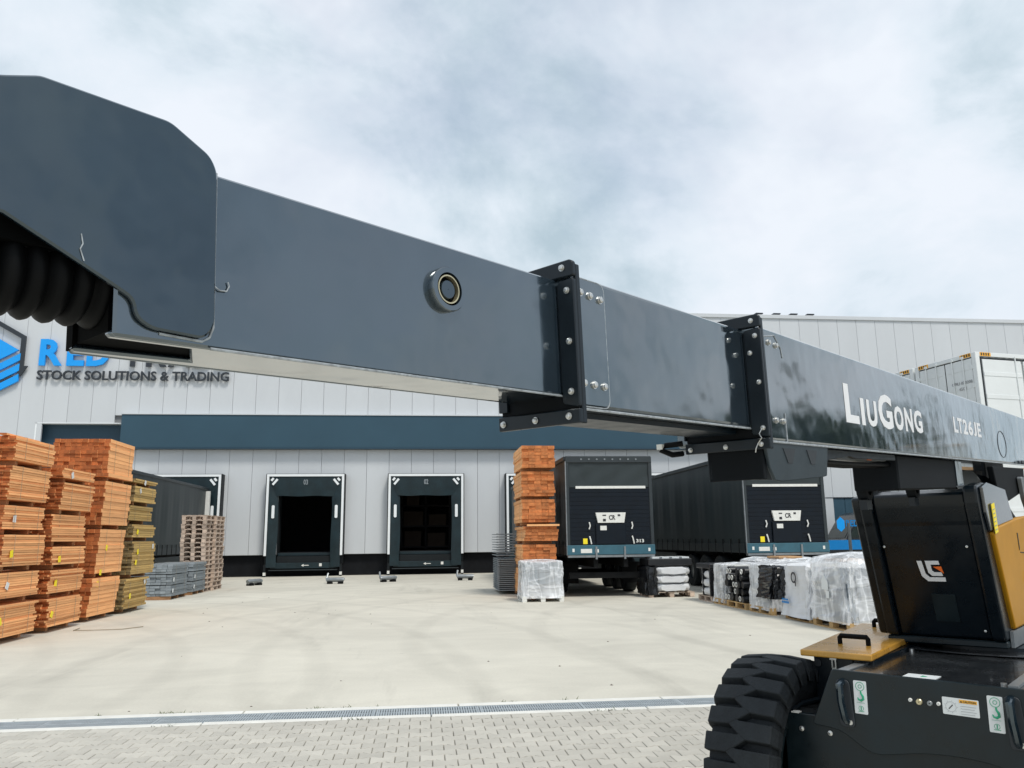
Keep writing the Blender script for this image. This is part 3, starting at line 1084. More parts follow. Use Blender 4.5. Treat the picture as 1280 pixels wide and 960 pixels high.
# thin wire offcut on the concrete by the stacks
wire = MB().tube([(-6.5, 16.7, .012), (-6.45, 16.3, .012), (-6.1, 16.2, .02), (-5.6, 16.35, .012), (-5.35, 16.75, .012)], 0.008, 6)
tag(wire.build('strap_offcut', 'strap'), 'dark offcut of strapping curled on the concrete by the plank stacks', 'strap')

# grey composite boards
G2 = 'grey board bundles'
for j, (ya, yb, xo, de) in enumerate(((24.35, 25.95, -0.02, 'front'), (26.35, 27.85, 0.03, 'rear'))):
    for i, (za, zb) in enumerate(((.10, .40), (.42, .70), (.72, .98))):
        b_ = bundle('bundle of grey deck boards, %s layer of the %s grey pile' % (['bottom', 'middle', 'top'][i], de), -8.25 + xo, -7.08 + xo, ya, yb, za, zb, 0.146, 0.07,
                    'grey_deck', 'grey_deck_end', G2, jit=0.01, name='board_bundle', cat='board bundle', batten=False, strap=True,
                    tagc=[(WH, -.4, .5)] if i != 2 else None)
    p = MB()
    for fy in (ya + .1, (ya + yb) / 2, yb - .1):
        p.box(-8.25 + xo, -7.1 + xo, fy - .05, fy + .05, 0, .095)
    tag(p.build('bearer_timber', 'batten_wood'), 'dark bearer timbers under the %s grey board pile' % de, 'bearers')
# steel mesh panels by the tall stack
for i, (za, zb, n_) in enumerate(((.10, 1.04, 17), (1.10, 1.80, 9))):
    t = thing('mesh_pile', ['lower', 'upper'][i] + ' pile of grey steel mesh panels left of the tall plank stack', 'mesh panels', (2.28, 25.0, za), 0, 'mesh panel piles')
    for q_ in range(n_):
        z = (zb - za) * q_ / n_
        m_ = MB()
        if i == 0:
            m_.box(-0.02, .85, -1.0, 1.0, z, z + 0.03)
            m_.box(-0.06, .0, -1.02, -0.96, z - .004, z + 0.036)
        else:
            for b in range(8):
                m_.box(-0.02, .85, -1.0 + b * .28, -0.985 + b * .28, z, z + .02)
            m_.box(-.05, -.03, -1.0, 1.0, z, z + .02)
            m_.box(.4, .42, -1.0, 1.0, z + .021, z + .04)
            m_.box(.82, .84, -1.0, 1.0, z, z + .02)
            m_.box(-.09, -.03, -1.02, -.98, z - .006, z + .03)
        m_.build('mesh_panel', 'grey_deck', t)

# ---- wooden pallets
pp = thing('wooden_pallet', 'p', 'pallet', (0, 0, 0), 0, 'empty wooden pallets in two stacks')
dk = MB()
for k in range(5):
    link('deck_board', board_mesh(0.12, 1.2, 0.022, 'pallet_wood', 'pallet_wood'), pp, (-.34 + k * .17, 0, .122))
for k in (-.53, 0, .53):
    link('cross_board', board_mesh(0.8, 0.12, 0.022, 'pallet_wood', 'pallet_wood'), pp, (0, k, .0995))
    for q_ in (-.33, 0, .33):
        link('block', board_mesh(0.12, 0.12, 0.077, 'pallet_wood', 'pallet_wood'), pp, (q_, k, .022))
for q_ in (-.33, 0, .33):
    link('bottom_board', board_mesh(0.11, 1.2, 0.021, 'pallet_wood', 'pallet_wood'), pp, (q_, 0, 0))
first = True
for j, (x, y, de) in enumerate(((-7.48, 27.95, 'front'), (-7.40, 29.3, 'rear'))):
    for i in range(17):
        o = pp if first else copy_tree(pp)
        first = False
        o.location = (x + random.uniform(-.025, .025), y + random.uniform(-.02, .02) + (0.35 if j == 0 else 0), i * 0.1465)
        o.rotation_euler = (0, 0, random.uniform(-.015, .015))
        o['label'] = 'empty weathered wooden pallet, %s in the %s pallet stack' % (ORD[i], de)

# ================================================================== trailers


def trailer(label, x0, x1, y0, y1, top, rear=True, text=None):
    W_ = x1 - x0
    t = thing('curtain_trailer', label, 'trailer', ((x0 + x1) / 2, y0, 0), 0, 'parked curtain-sided trailers')
    hw = W_ / 2
    ly = y1 - y0
    zb = 1.12
    # side curtains: softly rippled sheets
    for s_ in (-1, 1):
        vs, fs = [], []
        na, nz_ = 90, 7
        for a in range(na + 1):
            y = 0.10 + (ly - 0.2) * a / na
            for b in range(nz_ + 1):
                z = 1.40 + (top - 0.12 - 1.40) * b / nz_
                rip = (0.005 * math.sin(a * 1.9) + 0.012 * math.sin(a * 0.63 + 1)) * math.sin(math.pi * b / nz_)
                vs.append((s_ * (hw - 0.012 + rip), y, z))
        for a in range(na):
            for b in range(nz_):
                q_ = a * (nz_ + 1) + b
                fs.append((q_, q_ + nz_ + 1, q_ + nz_ + 2, q_ + 1))
        MB().add(vs, fs).build('side_curtain', 'curtain', t, smooth=True)
        # skirt below the curtain with lacing buckles
        MB().box(s_ * hw - 0.02, s_ * hw + 0.012, 0.1, ly - 0.1, 1.14, 1.40).build('side_rail', 'trailer_frame', t)
        bk_ = MB()
        for a in range(22):
            y = 0.5 + a * (ly - 0.8) / 21
            bk_.box(s_ * (hw + 0.016) - 0.006, s_ * (hw + 0.016) + 0.006, y - 0.025, y + 0.025, 1.10, 1.52)
        bk_.build('buckle_straps', 'steel_under', t)
        MB().box(s_ * hw - 0.04, s_ * hw + 0.02, 0.06, ly - 0.06, top - 0.13, top - 0.01).build('roof_rail', 'trailer_frame', t, bevel=0.015)
    MB().box(-hw + 0.03, hw - 0.03, 0.05, ly, top - 0.06, top).build('roof_sheet', 'curtain', t)
    MB().box(-hw + 0.02, hw - 0.02, 0.05, ly, 1.13, 1.28).build('load_floor', 'steel_under', t)
    MB().box(-hw, hw, ly - 0.08, ly, 1.13, top - 0.01).build('front_wall', 'trailer_frame', t)
    # chassis
    for s_ in (-1, 1):
        MB().box(s_ * 0.42 - 0.06, s_ * 0.42 + 0.06, 0.1, ly - 0.6, 0.80, 1.12).build('chassis_rail', 'steel_under', t)
        MB().box(s_ * 0.95 - 0.06, s_ * 0.95 + 0.06, ly - 3.2, ly - 3.05, 0.0, 1.12).build('landing_leg', 'steel_under', t)
        for yy in (2.3, 3.6, 4.9):
            wm = MB().lathe([(0.50, -.15), (0.52, -.1), (0.52, .1), (0.50, .15), (0.3, .16), (0.3, -.16)], (s_ * (hw - 0.2), yy, 0.52), (1, 0, 0), 28)
            wo = wm.build('wheel', 'rubber', t, smooth=True)
            MB().lathe([(0.30, -.06), (0.30, .06), (0.02, .1), (0.02, -.02)], (s_ * (hw - 0.2), yy, 0.52), (s_, 0, 0), 20).build('rim', 'grey_metal', wo, smooth=True)
        MB().box(s_ * (hw - 0.05) - 0.03, s_ * (hw - 0.05) + 0.03, 6.4, ly - 3.4, 0.55, 1.05).build('side_guard', 'trailer_frame', t)
    for yy in (2.3, 3.6, 4.9):
        MB().cyl((-hw + .3, yy, .52), (hw - .3, yy, .52), 0.07, 10).build('axle', 'steel_under', t)
    for s_ in (-1, 1):
        MB().box(s_ * .95 - .3, s_ * .95 + .3, 1.5, 1.53, 0.30, 0.9).build('mud_flap', 'steel_under', t)
    MB().box(-hw + 0.1, hw - 0.1, 0.25, 0.38, 0.50, 0.66).build('underrun_bar', 'steel_under', t)
    # rear face
    MB().box(-hw - 0.012, -hw + 0.012, -0.022, 0.03, 1.13, top - 0.16).build('corner_strip', 'grey_metal', t)
    for s_ in (-1, 1):
        MB().box(s_ * (hw - 0.05) - 0.05, s_ * (hw - 0.05) + 0.05, 0.0, 0.12, 1.13, top - 0.03).build('rear_post', 'trailer_frame', t, bevel=0.012)
    MB().box(-hw + 0.005, hw - 0.005, -0.015, 0.13, top - 0.20, top - 0.005).build('rear_header', 'trailer_frame', t, bevel=0.02)
    # slack tarpaulin above and slatted roller shutter below
    vs, fs = [], []
    for a in range(21):
        for b in range(9):
            x = -hw + 0.1 + (W_ - 0.2) * a / 20
            z = top - 0.2 - (top - 0.2 - 2.98) * b / 8
            vs.append((x, 0.03 + 0.014 * math.sin(a * .9 + b * .7) * math.sin(math.pi * b / 8) + 0.02 * math.exp(-((a - 2 - b * .3) ** 2) / 1.5), z))
    for a in range(20):
        for b in range(8):
            q_ = a * 9 + b
            fs.append((q_, q_ + 9, q_ + 10, q_ + 1))
    MB().add(vs, fs).build('rear_tarpaulin', 'curtain', t, smooth=True)
    nsl = 13
    for k in range(nsl):
        z0 = 1.41 + k * (2.95 - 1.41) / nsl
        MB().box(-hw + 0.1, hw - 0.1, 0.02, 0.07, z0 + 0.0025, z0 + (2.95 - 1.41) / nsl - 0.0025).build('door_slat', 'trailer_rear', t, bevel=0.004)
    MB().box(-hw + 0.1, hw - 0.1, 0.045, 0.10, 1.40, 2.97).build('door_backing', 'trailer_rear', t)
    MB().box(-hw + 0.28, hw - 0.20, 0.0, 0.03, 2.945, 3.015).build('reflective_strip', 'plate_white', t)
    if top > 3.7:
        bl_ = MB()
        for k in range(8):
            x = -hw + 0.45 + k * (W_ - 0.9) / 7
            bl_.cyl((x, -0.03, top - 0.10), (x, 0.0, top - 0.10), 0.025, 8)
        bl_.build('tarpaulin_eyelets', 'grey_metal', t)
    # tail lift platform folded against the door
    MB().box(-0.42, 0.42, -0.035, 0.018, 1.42, 1.98).build('tail_panel', 'trailer_rear', t, bevel=0.01)
    pm = MB().prism([(-0.42, 2.28), (-0.36, 2.0), (0.38, 2.0), (0.43, 2.28)], -0.05, 0.018, 'y')
    po = pm.build('marker_board', 'plate_white', t, bevel=0.005)
    mb = MB()
    text_shape('CR', -0.05, 2.08, 0.18, 0.13, 0.004, face_at(0, -0.051, 0), mb, 0, 0.03)
    mb.box(-0.23, -0.13, -0.055, -0.05, 2.19, 2.22)
    mb.box(-0.22, -0.14, -0.055, -0.05, 2.04, 2.11)
    mb.box(0.2, 0.27, -0.055, -0.05, 2.18, 2.23)
    mb.build('board_lettering', 'print_black', po)
    MB().box(-0.30, -0.12, -0.040, -0.036, 1.80, 1.92).build('rear_label', 'plate_white', t)
    for s_ in (-1, 1):
        hm = MB()
        hm.tube([(s_ * .60, -.01, 2.02), (s_ * .60 + .02, -.03, 1.92), (s_ * .60 - .01, -.02, 1.83)], 0.019, 6)
        hm.tube([(s_ * .60, -.01, 1.64), (s_ * .60 + .02, -.03, 1.55), (s_ * .60 + .045, -.02, 1.43)], 0.019, 6)
        hm.build('grab_hoop', 'plate_white', t, smooth=True)
    MB().box(-hw, hw, -0.03, 0.10, 1.14, 1.40).build('bumper_beam', 'trailer_teal', t, bevel=0.01)
    for s_ in (-0.43, 0.37):
        MB().box(s_ - 0.025, s_ + 0.025, -0.06, -0.025, 1.02, 1.36).build('lift_arm', 'grey_metal', t)
    MB().box(-hw + 0.02, hw - 0.02, -0.02, 0.12, 1.07, 1.13).build('bumper_lip', 'grey_metal', t)
    MB().box(-0.86, -0.55, -0.036, -0.03, 1.19, 1.30).box(-0.98 + .52, -0.36, -0.036, -0.03, 1.2, 1.29).build('number_plate', 'plate_white', t)
    for s_ in (-1, 1):
        MB().box(s_ * (hw - .17) - .03, s_ * (hw - .17) + .03, -0.036, -0.03, 1.22, 1.31).build('tail_light', 'plate_white', t)
    MB().box(-0.78, -0.66, 0.004, 0.019, 1.43, 1.58).build('warning_label', 'sticker_yellow', t)
    if text:
        mb = MB()
        text_shape(text, hw - 0.52, 1.46, 0.22, 0.09, 0.004, face_at(0, 0.019, 0), mb, 0, 0.03)
        mb.build('rear_lettering', 'plate_white', t)
    return t


trailer('black curtain trailer beside the tall red-brown plank stack', 3.95, 6.42, 22.0, 35.6, 3.86, text='313')
trailer('black curtain trailer showing its long side, right of the other trailer', 8.86, 11.24, 21.5, 35.1, 3.92)
trailer('dark curtain trailer docked behind the pallet stack on the far left', -12.33, -9.86, 25.3, 38.6, 4.08)
ps = MB().box(-9.88, -9.70, 38.2, 38.36, 0.95, 3.9)
tag(ps.build('dock_post', 'plate_white'), 'pale upright post at the front corner of the far left trailer', 'post')

# ================================================================== wrapped goods


def wrap_shell(x0, x1, y0, y1, z0, z1, flare=0.06, amp=0.02, seed=0, top_bulge=0.05, skew=0.0):
    """crumpled film shell, open at the foot"""
    rg = random.Random(seed)
    ph = [rg.uniform(0, 6.28) for _ in range(12)]
    vs, fs = [], []
    na, nz_ = 60, 15
    cx, cy = (x0 + x1) / 2, (y0 + y1) / 2
    hx_, hy_ = (x1 - x0) / 2, (y1 - y0) / 2

    def ring(t_, s_, zz):
        for a in range(na):
            th = 2 * math.pi * a / na
            c, s = math.cos(th), math.sin(th)
            e = 0.22
            ux = math.copysign(abs(c) ** e, c)
            uy = math.copysign(abs(s) ** e, s)
            w_ = 1 + flare * (1 - t_) ** 3
            d_ = amp * (math.sin(5 * th + ph[0] + 3 * t_) + 0.7 * math.sin(11 * th + ph[1] - 5 * t_) + 0.6 * math.sin(17 * th + 9 * t_ + ph[2]) + 0.5 * rg.uniform(-1, 1))
            vs.append((cx + ux * (hx_ * w_ * s_ + d_) + skew * t_, cy + uy * (hy_ * w_ * s_ + d_), zz + amp * 0.6 * math.sin(7 * th + ph[3]) * t_))
    for b in range(nz_ + 1):
        t_ = b / nz_
        ring(t_, 1.0, z0 + (z1 - z0) * t_)
    for k_, (s_, dz) in enumerate(((0.93, 0.4), (0.6, 0.8), (0.2, 1.0))):
        ring(1.0, s_, z1 + top_bulge * dz * (0.7 + 0.6 * rg.random()))
    nr = nz_ + 4
    for b in range(nr - 1):
        for a in range(na):
            fs.append((b * na + a, b * na + (a + 1) % na, (b + 1) * na + (a + 1) % na, (b + 1) * na + a))
    fs.append(tuple((nr - 1) * na + a for a in range(na)))
    return MB().add(vs, fs)


def pallet_parts(t, w_, l_, m='pallet_yellow'):
    for k in range(5):
        link('deck_board', board_mesh(w_ * .15, l_, 0.022, m, m), t, (-w_ / 2 + w_ * .075 + k * w_ * .2125, 0, .118))
    for k in (-1, 0, 1):
        for q_ in (-1, 0, 1):
            link('block', board_mesh(0.12, 0.12, 0.095, m, m), t, (q_ * (w_ / 2 - .06), k * (l_ / 2 - .06), .022))
        link('bottom_board', board_mesh(0.11, l_, 0.021, m, m), t, (k * (w_ / 2 - .06), 0, 0))


def sack_pile(t, x0, x1, y0, y1, z0, z1, n, m='sack_white', cols=2, seed=1):
    rg = random.Random(seed)
    h = (z1 - z0) / n
    for r_ in range(n):
        for c_ in range(cols):
            xa = x0 + (x1 - x0) * c_ / cols
            xb = x0 + (x1 - x0) * (c_ + 1) / cols
            mb = MB()
            vs, fs = [], []
            na, nb_ = 18, 16
            j = rg.uniform(-.02, .02)
            for a in range(na + 1):
                for b in range(nb_):
                    th = 2 * math.pi * b / nb_
                    u_ = a / na
                    pinch = math.sqrt(max(0.05, math.sin(math.pi * min(max(u_, .04), .96)))) ** 0.5
                    y = y0 + (y1 - y0) * u_
                    vs.append((xa + (xb - xa) * (.5 + .52 * math.copysign(abs(math.cos(th)) ** .55, math.cos(th)) * pinch) + j,
                               y, z0 + h * (r_ + .5 + .60 * math.copysign(abs(math.sin(th)) ** .6, math.sin(th)) * pinch) + .012 * math.sin(a * 1.3 + b * 2.1 + r_ * 2) + rg.uniform(-.005, .005)))
            for a in range(na):
                for b in range(nb_):
                    fs.append((a * nb_ + b, a * nb_ + (b + 1) % nb_, (a + 1) * nb_ + (b + 1) % nb_, (a + 1) * nb_ + b))
            fs.append(tuple(range(nb_)))
            fs.append(tuple(na * nb_ + b for b in range(nb_)))
            mb.add(vs, fs).build('sack', m, t, smooth=True)


GW = 'wrapped pallets along the trailer'
# pallet wrapped in front of the tall stack
t = thing('wrapped_pallet', 'film wrapped pallet of grey boxes over white sacks before the tall red-brown plank stack', 'wrapped pallet', (3.10, 21.42, 0), 0, GW)
pallet_parts(t, 1.08, 1.08, 'plate_white')
sack_pile(t, -.5, .5, -.5, .5, .14, .42, 3, cols=2, seed=4)
for k in range(5):
    MB().box(-.48 + k * .195, -.48 + k * .195 + .18, -.47, .47, .43, .72).build('grey_box', 'goods_pale', t, bevel=0.01)
    MB().box(-.48 + k * .195, -.48 + k * .195 + .18, -.46, .46, .73, .97).build('grey_box', 'goods_pale', t, bevel=0.01)
wrap_shell(-.53, .53, -.53, .53, .09, 1.0, .05, .014, 3, .04).build('film_wrap', 'stretch_film', t)

# the row right of the yard
t = thing('wrapped_pallet', 'big crumpled film wrapped pallet on yellow wood, nearest the machine', 'wrapped pallet', (7.72, 13.75, 0), 0, GW)
pallet_parts(t, 1.25, 1.3)
for k in range(6):
    prof = [(-.56, .15), (-.56, .72)] + [(-.56 + .56 * (1 - math.cos(R(a))), .72 + .30 * math.sin(R(a))) for a in range(15, 180, 15)] + [(.56, .72), (.56, .15)]
    MB().prism([(p_[0], p_[1]) for p_ in prof], -.58 + k * .195, -.58 + k * .195 + .17, 'x').build('arched_panel', 'goods_grey', t, bevel=0.008)
wrap_shell(-.63, .63, -.66, .66, .12, 1.12, .05, .026, 11, .17).build('film_wrap', 'stretch_film', t)
MB().prism([(-.10, .80), (.02, .92), (.12, .80), (.12, .66), (-.1, .66)], -.678, -.672, 'x').build('paper_note', 'sticker_white', t)
MB().box(-.678, -.672, -.12, -.02, .52, .64).build('paper_note', 'sticker_white', t)
t = thing('wrapped_pallet', 'film wrapped pallet half hidden behind the machine hood', 'wrapped pallet', (9.1, 13.7, 0), 0, GW)
pallet_parts(t, 1.25, 1.3)
MB().box(-.5, .5, -.5, .5, .14, .95).build('grey_box', 'goods_grey', t, bevel=0.02)
wrap_shell(-.62, .62, -.64, .64, .05, 1.12, .10, .025, 15, .12).build('film_wrap', 'stretch_film', t)

t = thing('covered_pallet', 'pallet under a flared white cover with a black ring mark', 'covered pallet', (7.7, 15.1, 0), 0, GW)
pallet_parts(t, 1.1, 1.1)
cv = wrap_shell(-.52, .52, -.52, .52, .07, 1.02, .22, .02, 21, .05)
co_ = cv.build('white_cover', 'sack_white', t)
rgm = MB().lathe([(.075, -.004), (.105, -.004), (.105, .004), (.075, .004)], (-.565, .05, .80), (1, 0, 0), 20)
rgm.box(-.569, -.561, -.03, -.005, .64, .74)
rgm.build('ring_mark', 'print_black', t)
MB().box(-.62, -.612, .22, .52, .30, .34).box(-.622, -.614, .25, .50, .36, .39).build('blue_print', 'van_blue', t)
bagm = wrap_shell(-.50, -.30, -.30, .34, .35, .96, .10, .03, 33, .03, skew=0.05)
bo = bagm.build('black_sheet', 'black_bag', None)
bo.location = (7.46, 16.05, 0)
tag(bo, 'crumpled black plastic sheet hanging between two wrapped pallets', 'plastic sheet')

t = thing('wrapped_pallet', 'tall film wrapped pallet of grey boxes between the black rolls and black sheet', 'wrapped pallet', (7.66, 16.72, 0), 0, GW)
pallet_parts(t, 1.15, 1.1)
for k in range(3):
    for j in range(3):
        MB().box(-.54, .54, -.5 + j * .34, -.5 + j * .34 + .32, .15 + k * .26, .15 + k * .26 + .245).build('grey_box', 'goods_grey', t, bevel=0.012)
for j in range(3):
    MB().box(-.59, -.583, -.40 + j * .3, -.33 + j * .3, .45 + (j % 2) * .2, .56 + (j % 2) * .2).build('paper_note', 'sticker_white', t)
wrap_shell(-.57, .57, -.55, .55, .08, .99, .05, .016, 41, .06).build('film_wrap', 'stretch_film', t)

t = thing('roll_pallet', 'pallet of stacked black rolls strapped on yellow wood', 'roll pallet', (7.68, 18.0, 0), 0, GW)
pallet_parts(t, 1.2, 1.15)
rr = 0.078
for r_ in range(5):
    for c_ in range(7 - r_ % 2):
        y = -.50 + c_ * .165 + (.08 if r_ % 2 else 0)
        z = .15 + rr + r_ * .148
        ro_ = MB().cyl((-.6 + random.uniform(-.06, .06), y + random.uniform(-.02, .02), z + random.uniform(-.012, .02)), (.58, y, z), rr * random.uniform(.86, 1.02), 12).build('roll', 'roll_black', t, smooth=True)
        if (r_ * 3 + c_ * 2) % 5 in (0, 2):
            MB().lathe([(.040, -.01), (.058, -.01), (.058, .004), (.040, .004)], (-.635, y, z), (1, 0, 0), 12).build('roll_core', 'plate_white', ro_)
for yy in (-.3, .25):
    MB().box(-.7, .6, yy - .03, yy + .03, .935, .95).build('white_strap', 'plate_white', t)
t = thing('wrapped_pallet', 'narrow film wrapped pallet between the black rolls and white sacks', 'wrapped pallet', (7.66, 19.08, 0), 0, GW)
pallet_parts(t, 1.15, .75)
MB().box(-.5, .5, -.3, .3, .15, .85).build('grey_box', 'goods_grey', t, bevel=0.02)
MB().box(-.55, -.54, -.2, .0, .40, .68).build('paper_note', 'sticker_white', t)
wrap_shell(-.56, .56, -.38, .38, .05, .93, .05, .016, 51, .04).build('film_wrap', 'stretch_film', t)
t = thing('sack_pallet', 'short pile of white sacks on a dark pallet next to the narrow wrapped pallet', 'sack pallet', (7.68, 20.1, 0), 0, GW)
pallet_parts(t, 1.15, 1.0, 'pallet_wood')
sack_pile(t, -.58, .58, -.5, .5, .15, .76, 3, cols=1, seed=8)
for yy in (-.52, .0):
    MB().box(-.62, .62, yy - .03, yy + .03, .15, .80).build('black_strap', 'black_bag', t)
MB().box(-.6, .6, -.5, .5, .80, .93).build('black_box', 'roll_black', t, bevel=0.02)
t = thing('sack_pallet', 'wide pile of white sacks beside the wheels of the trailer by the plank stack', 'sack pallet', (6.72, 22.1, 0), 0, GW)
pallet_parts(t, 1.25, 1.0, 'pallet_wood')
sack_pile(t, -.52, .6, -.55, .5, .14, .80, 3, cols=1, seed=9)
wrap_shell(-.66, -.42, -.5, .5, .06, .80, .05, .025, 61, .03).build('black_sheet', 'black_bag', t, smooth=True)
MB().box(-.6, .62, -.45, .5, .83, 1.02).build('black_box', 'roll_black', t, bevel=0.02)
for k in range(4):
    MB().box(-.45 + k * .28, -.25 + k * .28, -.3, .4, 1.02, 1.06).build('paper_note', 'sticker_white', t)
for j, y in enumerate((15.15, 16.5, 17.9, 19.3, 20.6)):
    t = thing('wrapped_pallet', 'film topped pallet in the back row, ' + ['nearest', 'second nearest', 'middle', 'second farthest', 'farthest'][j] + ' of the five', 'wrapped pallet', (9.05, y, 0), 0, GW)
    pallet_parts(t, 1.15, 1.1)
    MB().box(-.52, .52, -.5, .5, .14, .90).build('grey_box', 'goods_grey', t, bevel=0.02)
    wrap_shell(-.56, .56, -.54, .54, .06, .97, .05, .018, 70 + j, .10).build('film_wrap', 'stretch_film', t)
# folded crates on top of the row
for j, (x, y, z) in enumerate(((8.95, 16.5, 1.05), (8.9, 19.3, 1.05))):
    o = MB().box(-.3, .3, -.35, .35, 0, .05).build('carton_sheet', 'tan_load', None, bevel=0.005)
    o.location = (x, y, z)
    tag(o, ['nearer', 'farther'][j] + ' flattened tan carton lying on the back row of wrapped pallets', 'carton')

# ================================================================== van
v = thing('delivery_van', 'black delivery van with blue lower stripe and lettering behind the machine', 'van', (18.75, 36.0, 0))
prof = [(0, .45), (0.02, 1.05), (.25, 1.25), (.95, 1.42), (1.45, 2.15), (1.75, 2.52), (2.1, 2.66), (5.6, 2.66), (5.75, 2.4), (5.8, .5)]
MB().prism(prof, 0.0, 2.0, 'y').build('body', 'van_black', v, bevel=0.05, seg=2)
MB().box(-.03, 5.82, -0.012, 0.0, .92, 1.36).build('side_stripe', 'van_blue', v)
MB().prism([(1.05, 1.48), (1.52, 2.13), (2.15, 2.13), (2.15, 1.48)], -0.014, 0.0, 'y').build('side_window', 'van_glass', v)
MB().prism([(0.97, 1.45), (1.44, 2.14), (1.50, 2.14), (1.03, 1.45)], 0.2, 1.8, 'y', M=Matrix.Translation((-.02, 0, .0))).build('windscreen', 'van_glass', v)
for xx in (1.0, 4.7):
    wo = MB().lathe([(.36, -.11), (.36, .11), (.2, .12), (.2, -.12)], (xx, .1, .36), (0, 1, 0), 24).build('wheel', 'rubber', v, smooth=True)
    MB().lathe([(.2, -.08), (.2, .05), (.02, .05), (.02, -.1)], (xx, .08, .36), (0, 1, 0), 16).build('rim', 'grey_metal', wo, smooth=True)
    MB().lathe([(.40, -.005), (.52, -.005), (.52, .005), (.40, .005)], (xx, -.014, .40), (0, 1, 0), 24).build('wheel_arch', 'van_black', v)
mb = MB()
text_shape('RED', 0.98, 1.98, .62, .30, .006, face_at(0, -0.016, 0), mb, 0, .03)
mb.build('door_lettering', 'van_blue', v)
mb = MB()
text_shape('TRADE', 1.64, 1.98, 1.0, .30, .006, face_at(0, -0.016, 0), mb, 0, .03)
mb.build('door_lettering', 'plate_white', v)
MB().prism([(.72 + .22 * math.sin(R(60 * k)), 2.08 + .34 * math.cos(R(60 * k))) for k in range(6)], -0.019, -.015, 'y').build('door_emblem', 'sign_blue', v)
pt = MB().cyl((16.55, 30.0, 0), (16.55, 30.0, 2.05), .06, 10)
tag(pt.build('steel_post', 'grey_metal', smooth=True), 'thin grey steel post standing in front of the black van', 'post')

# ================================================================== containers
CY = R(10)


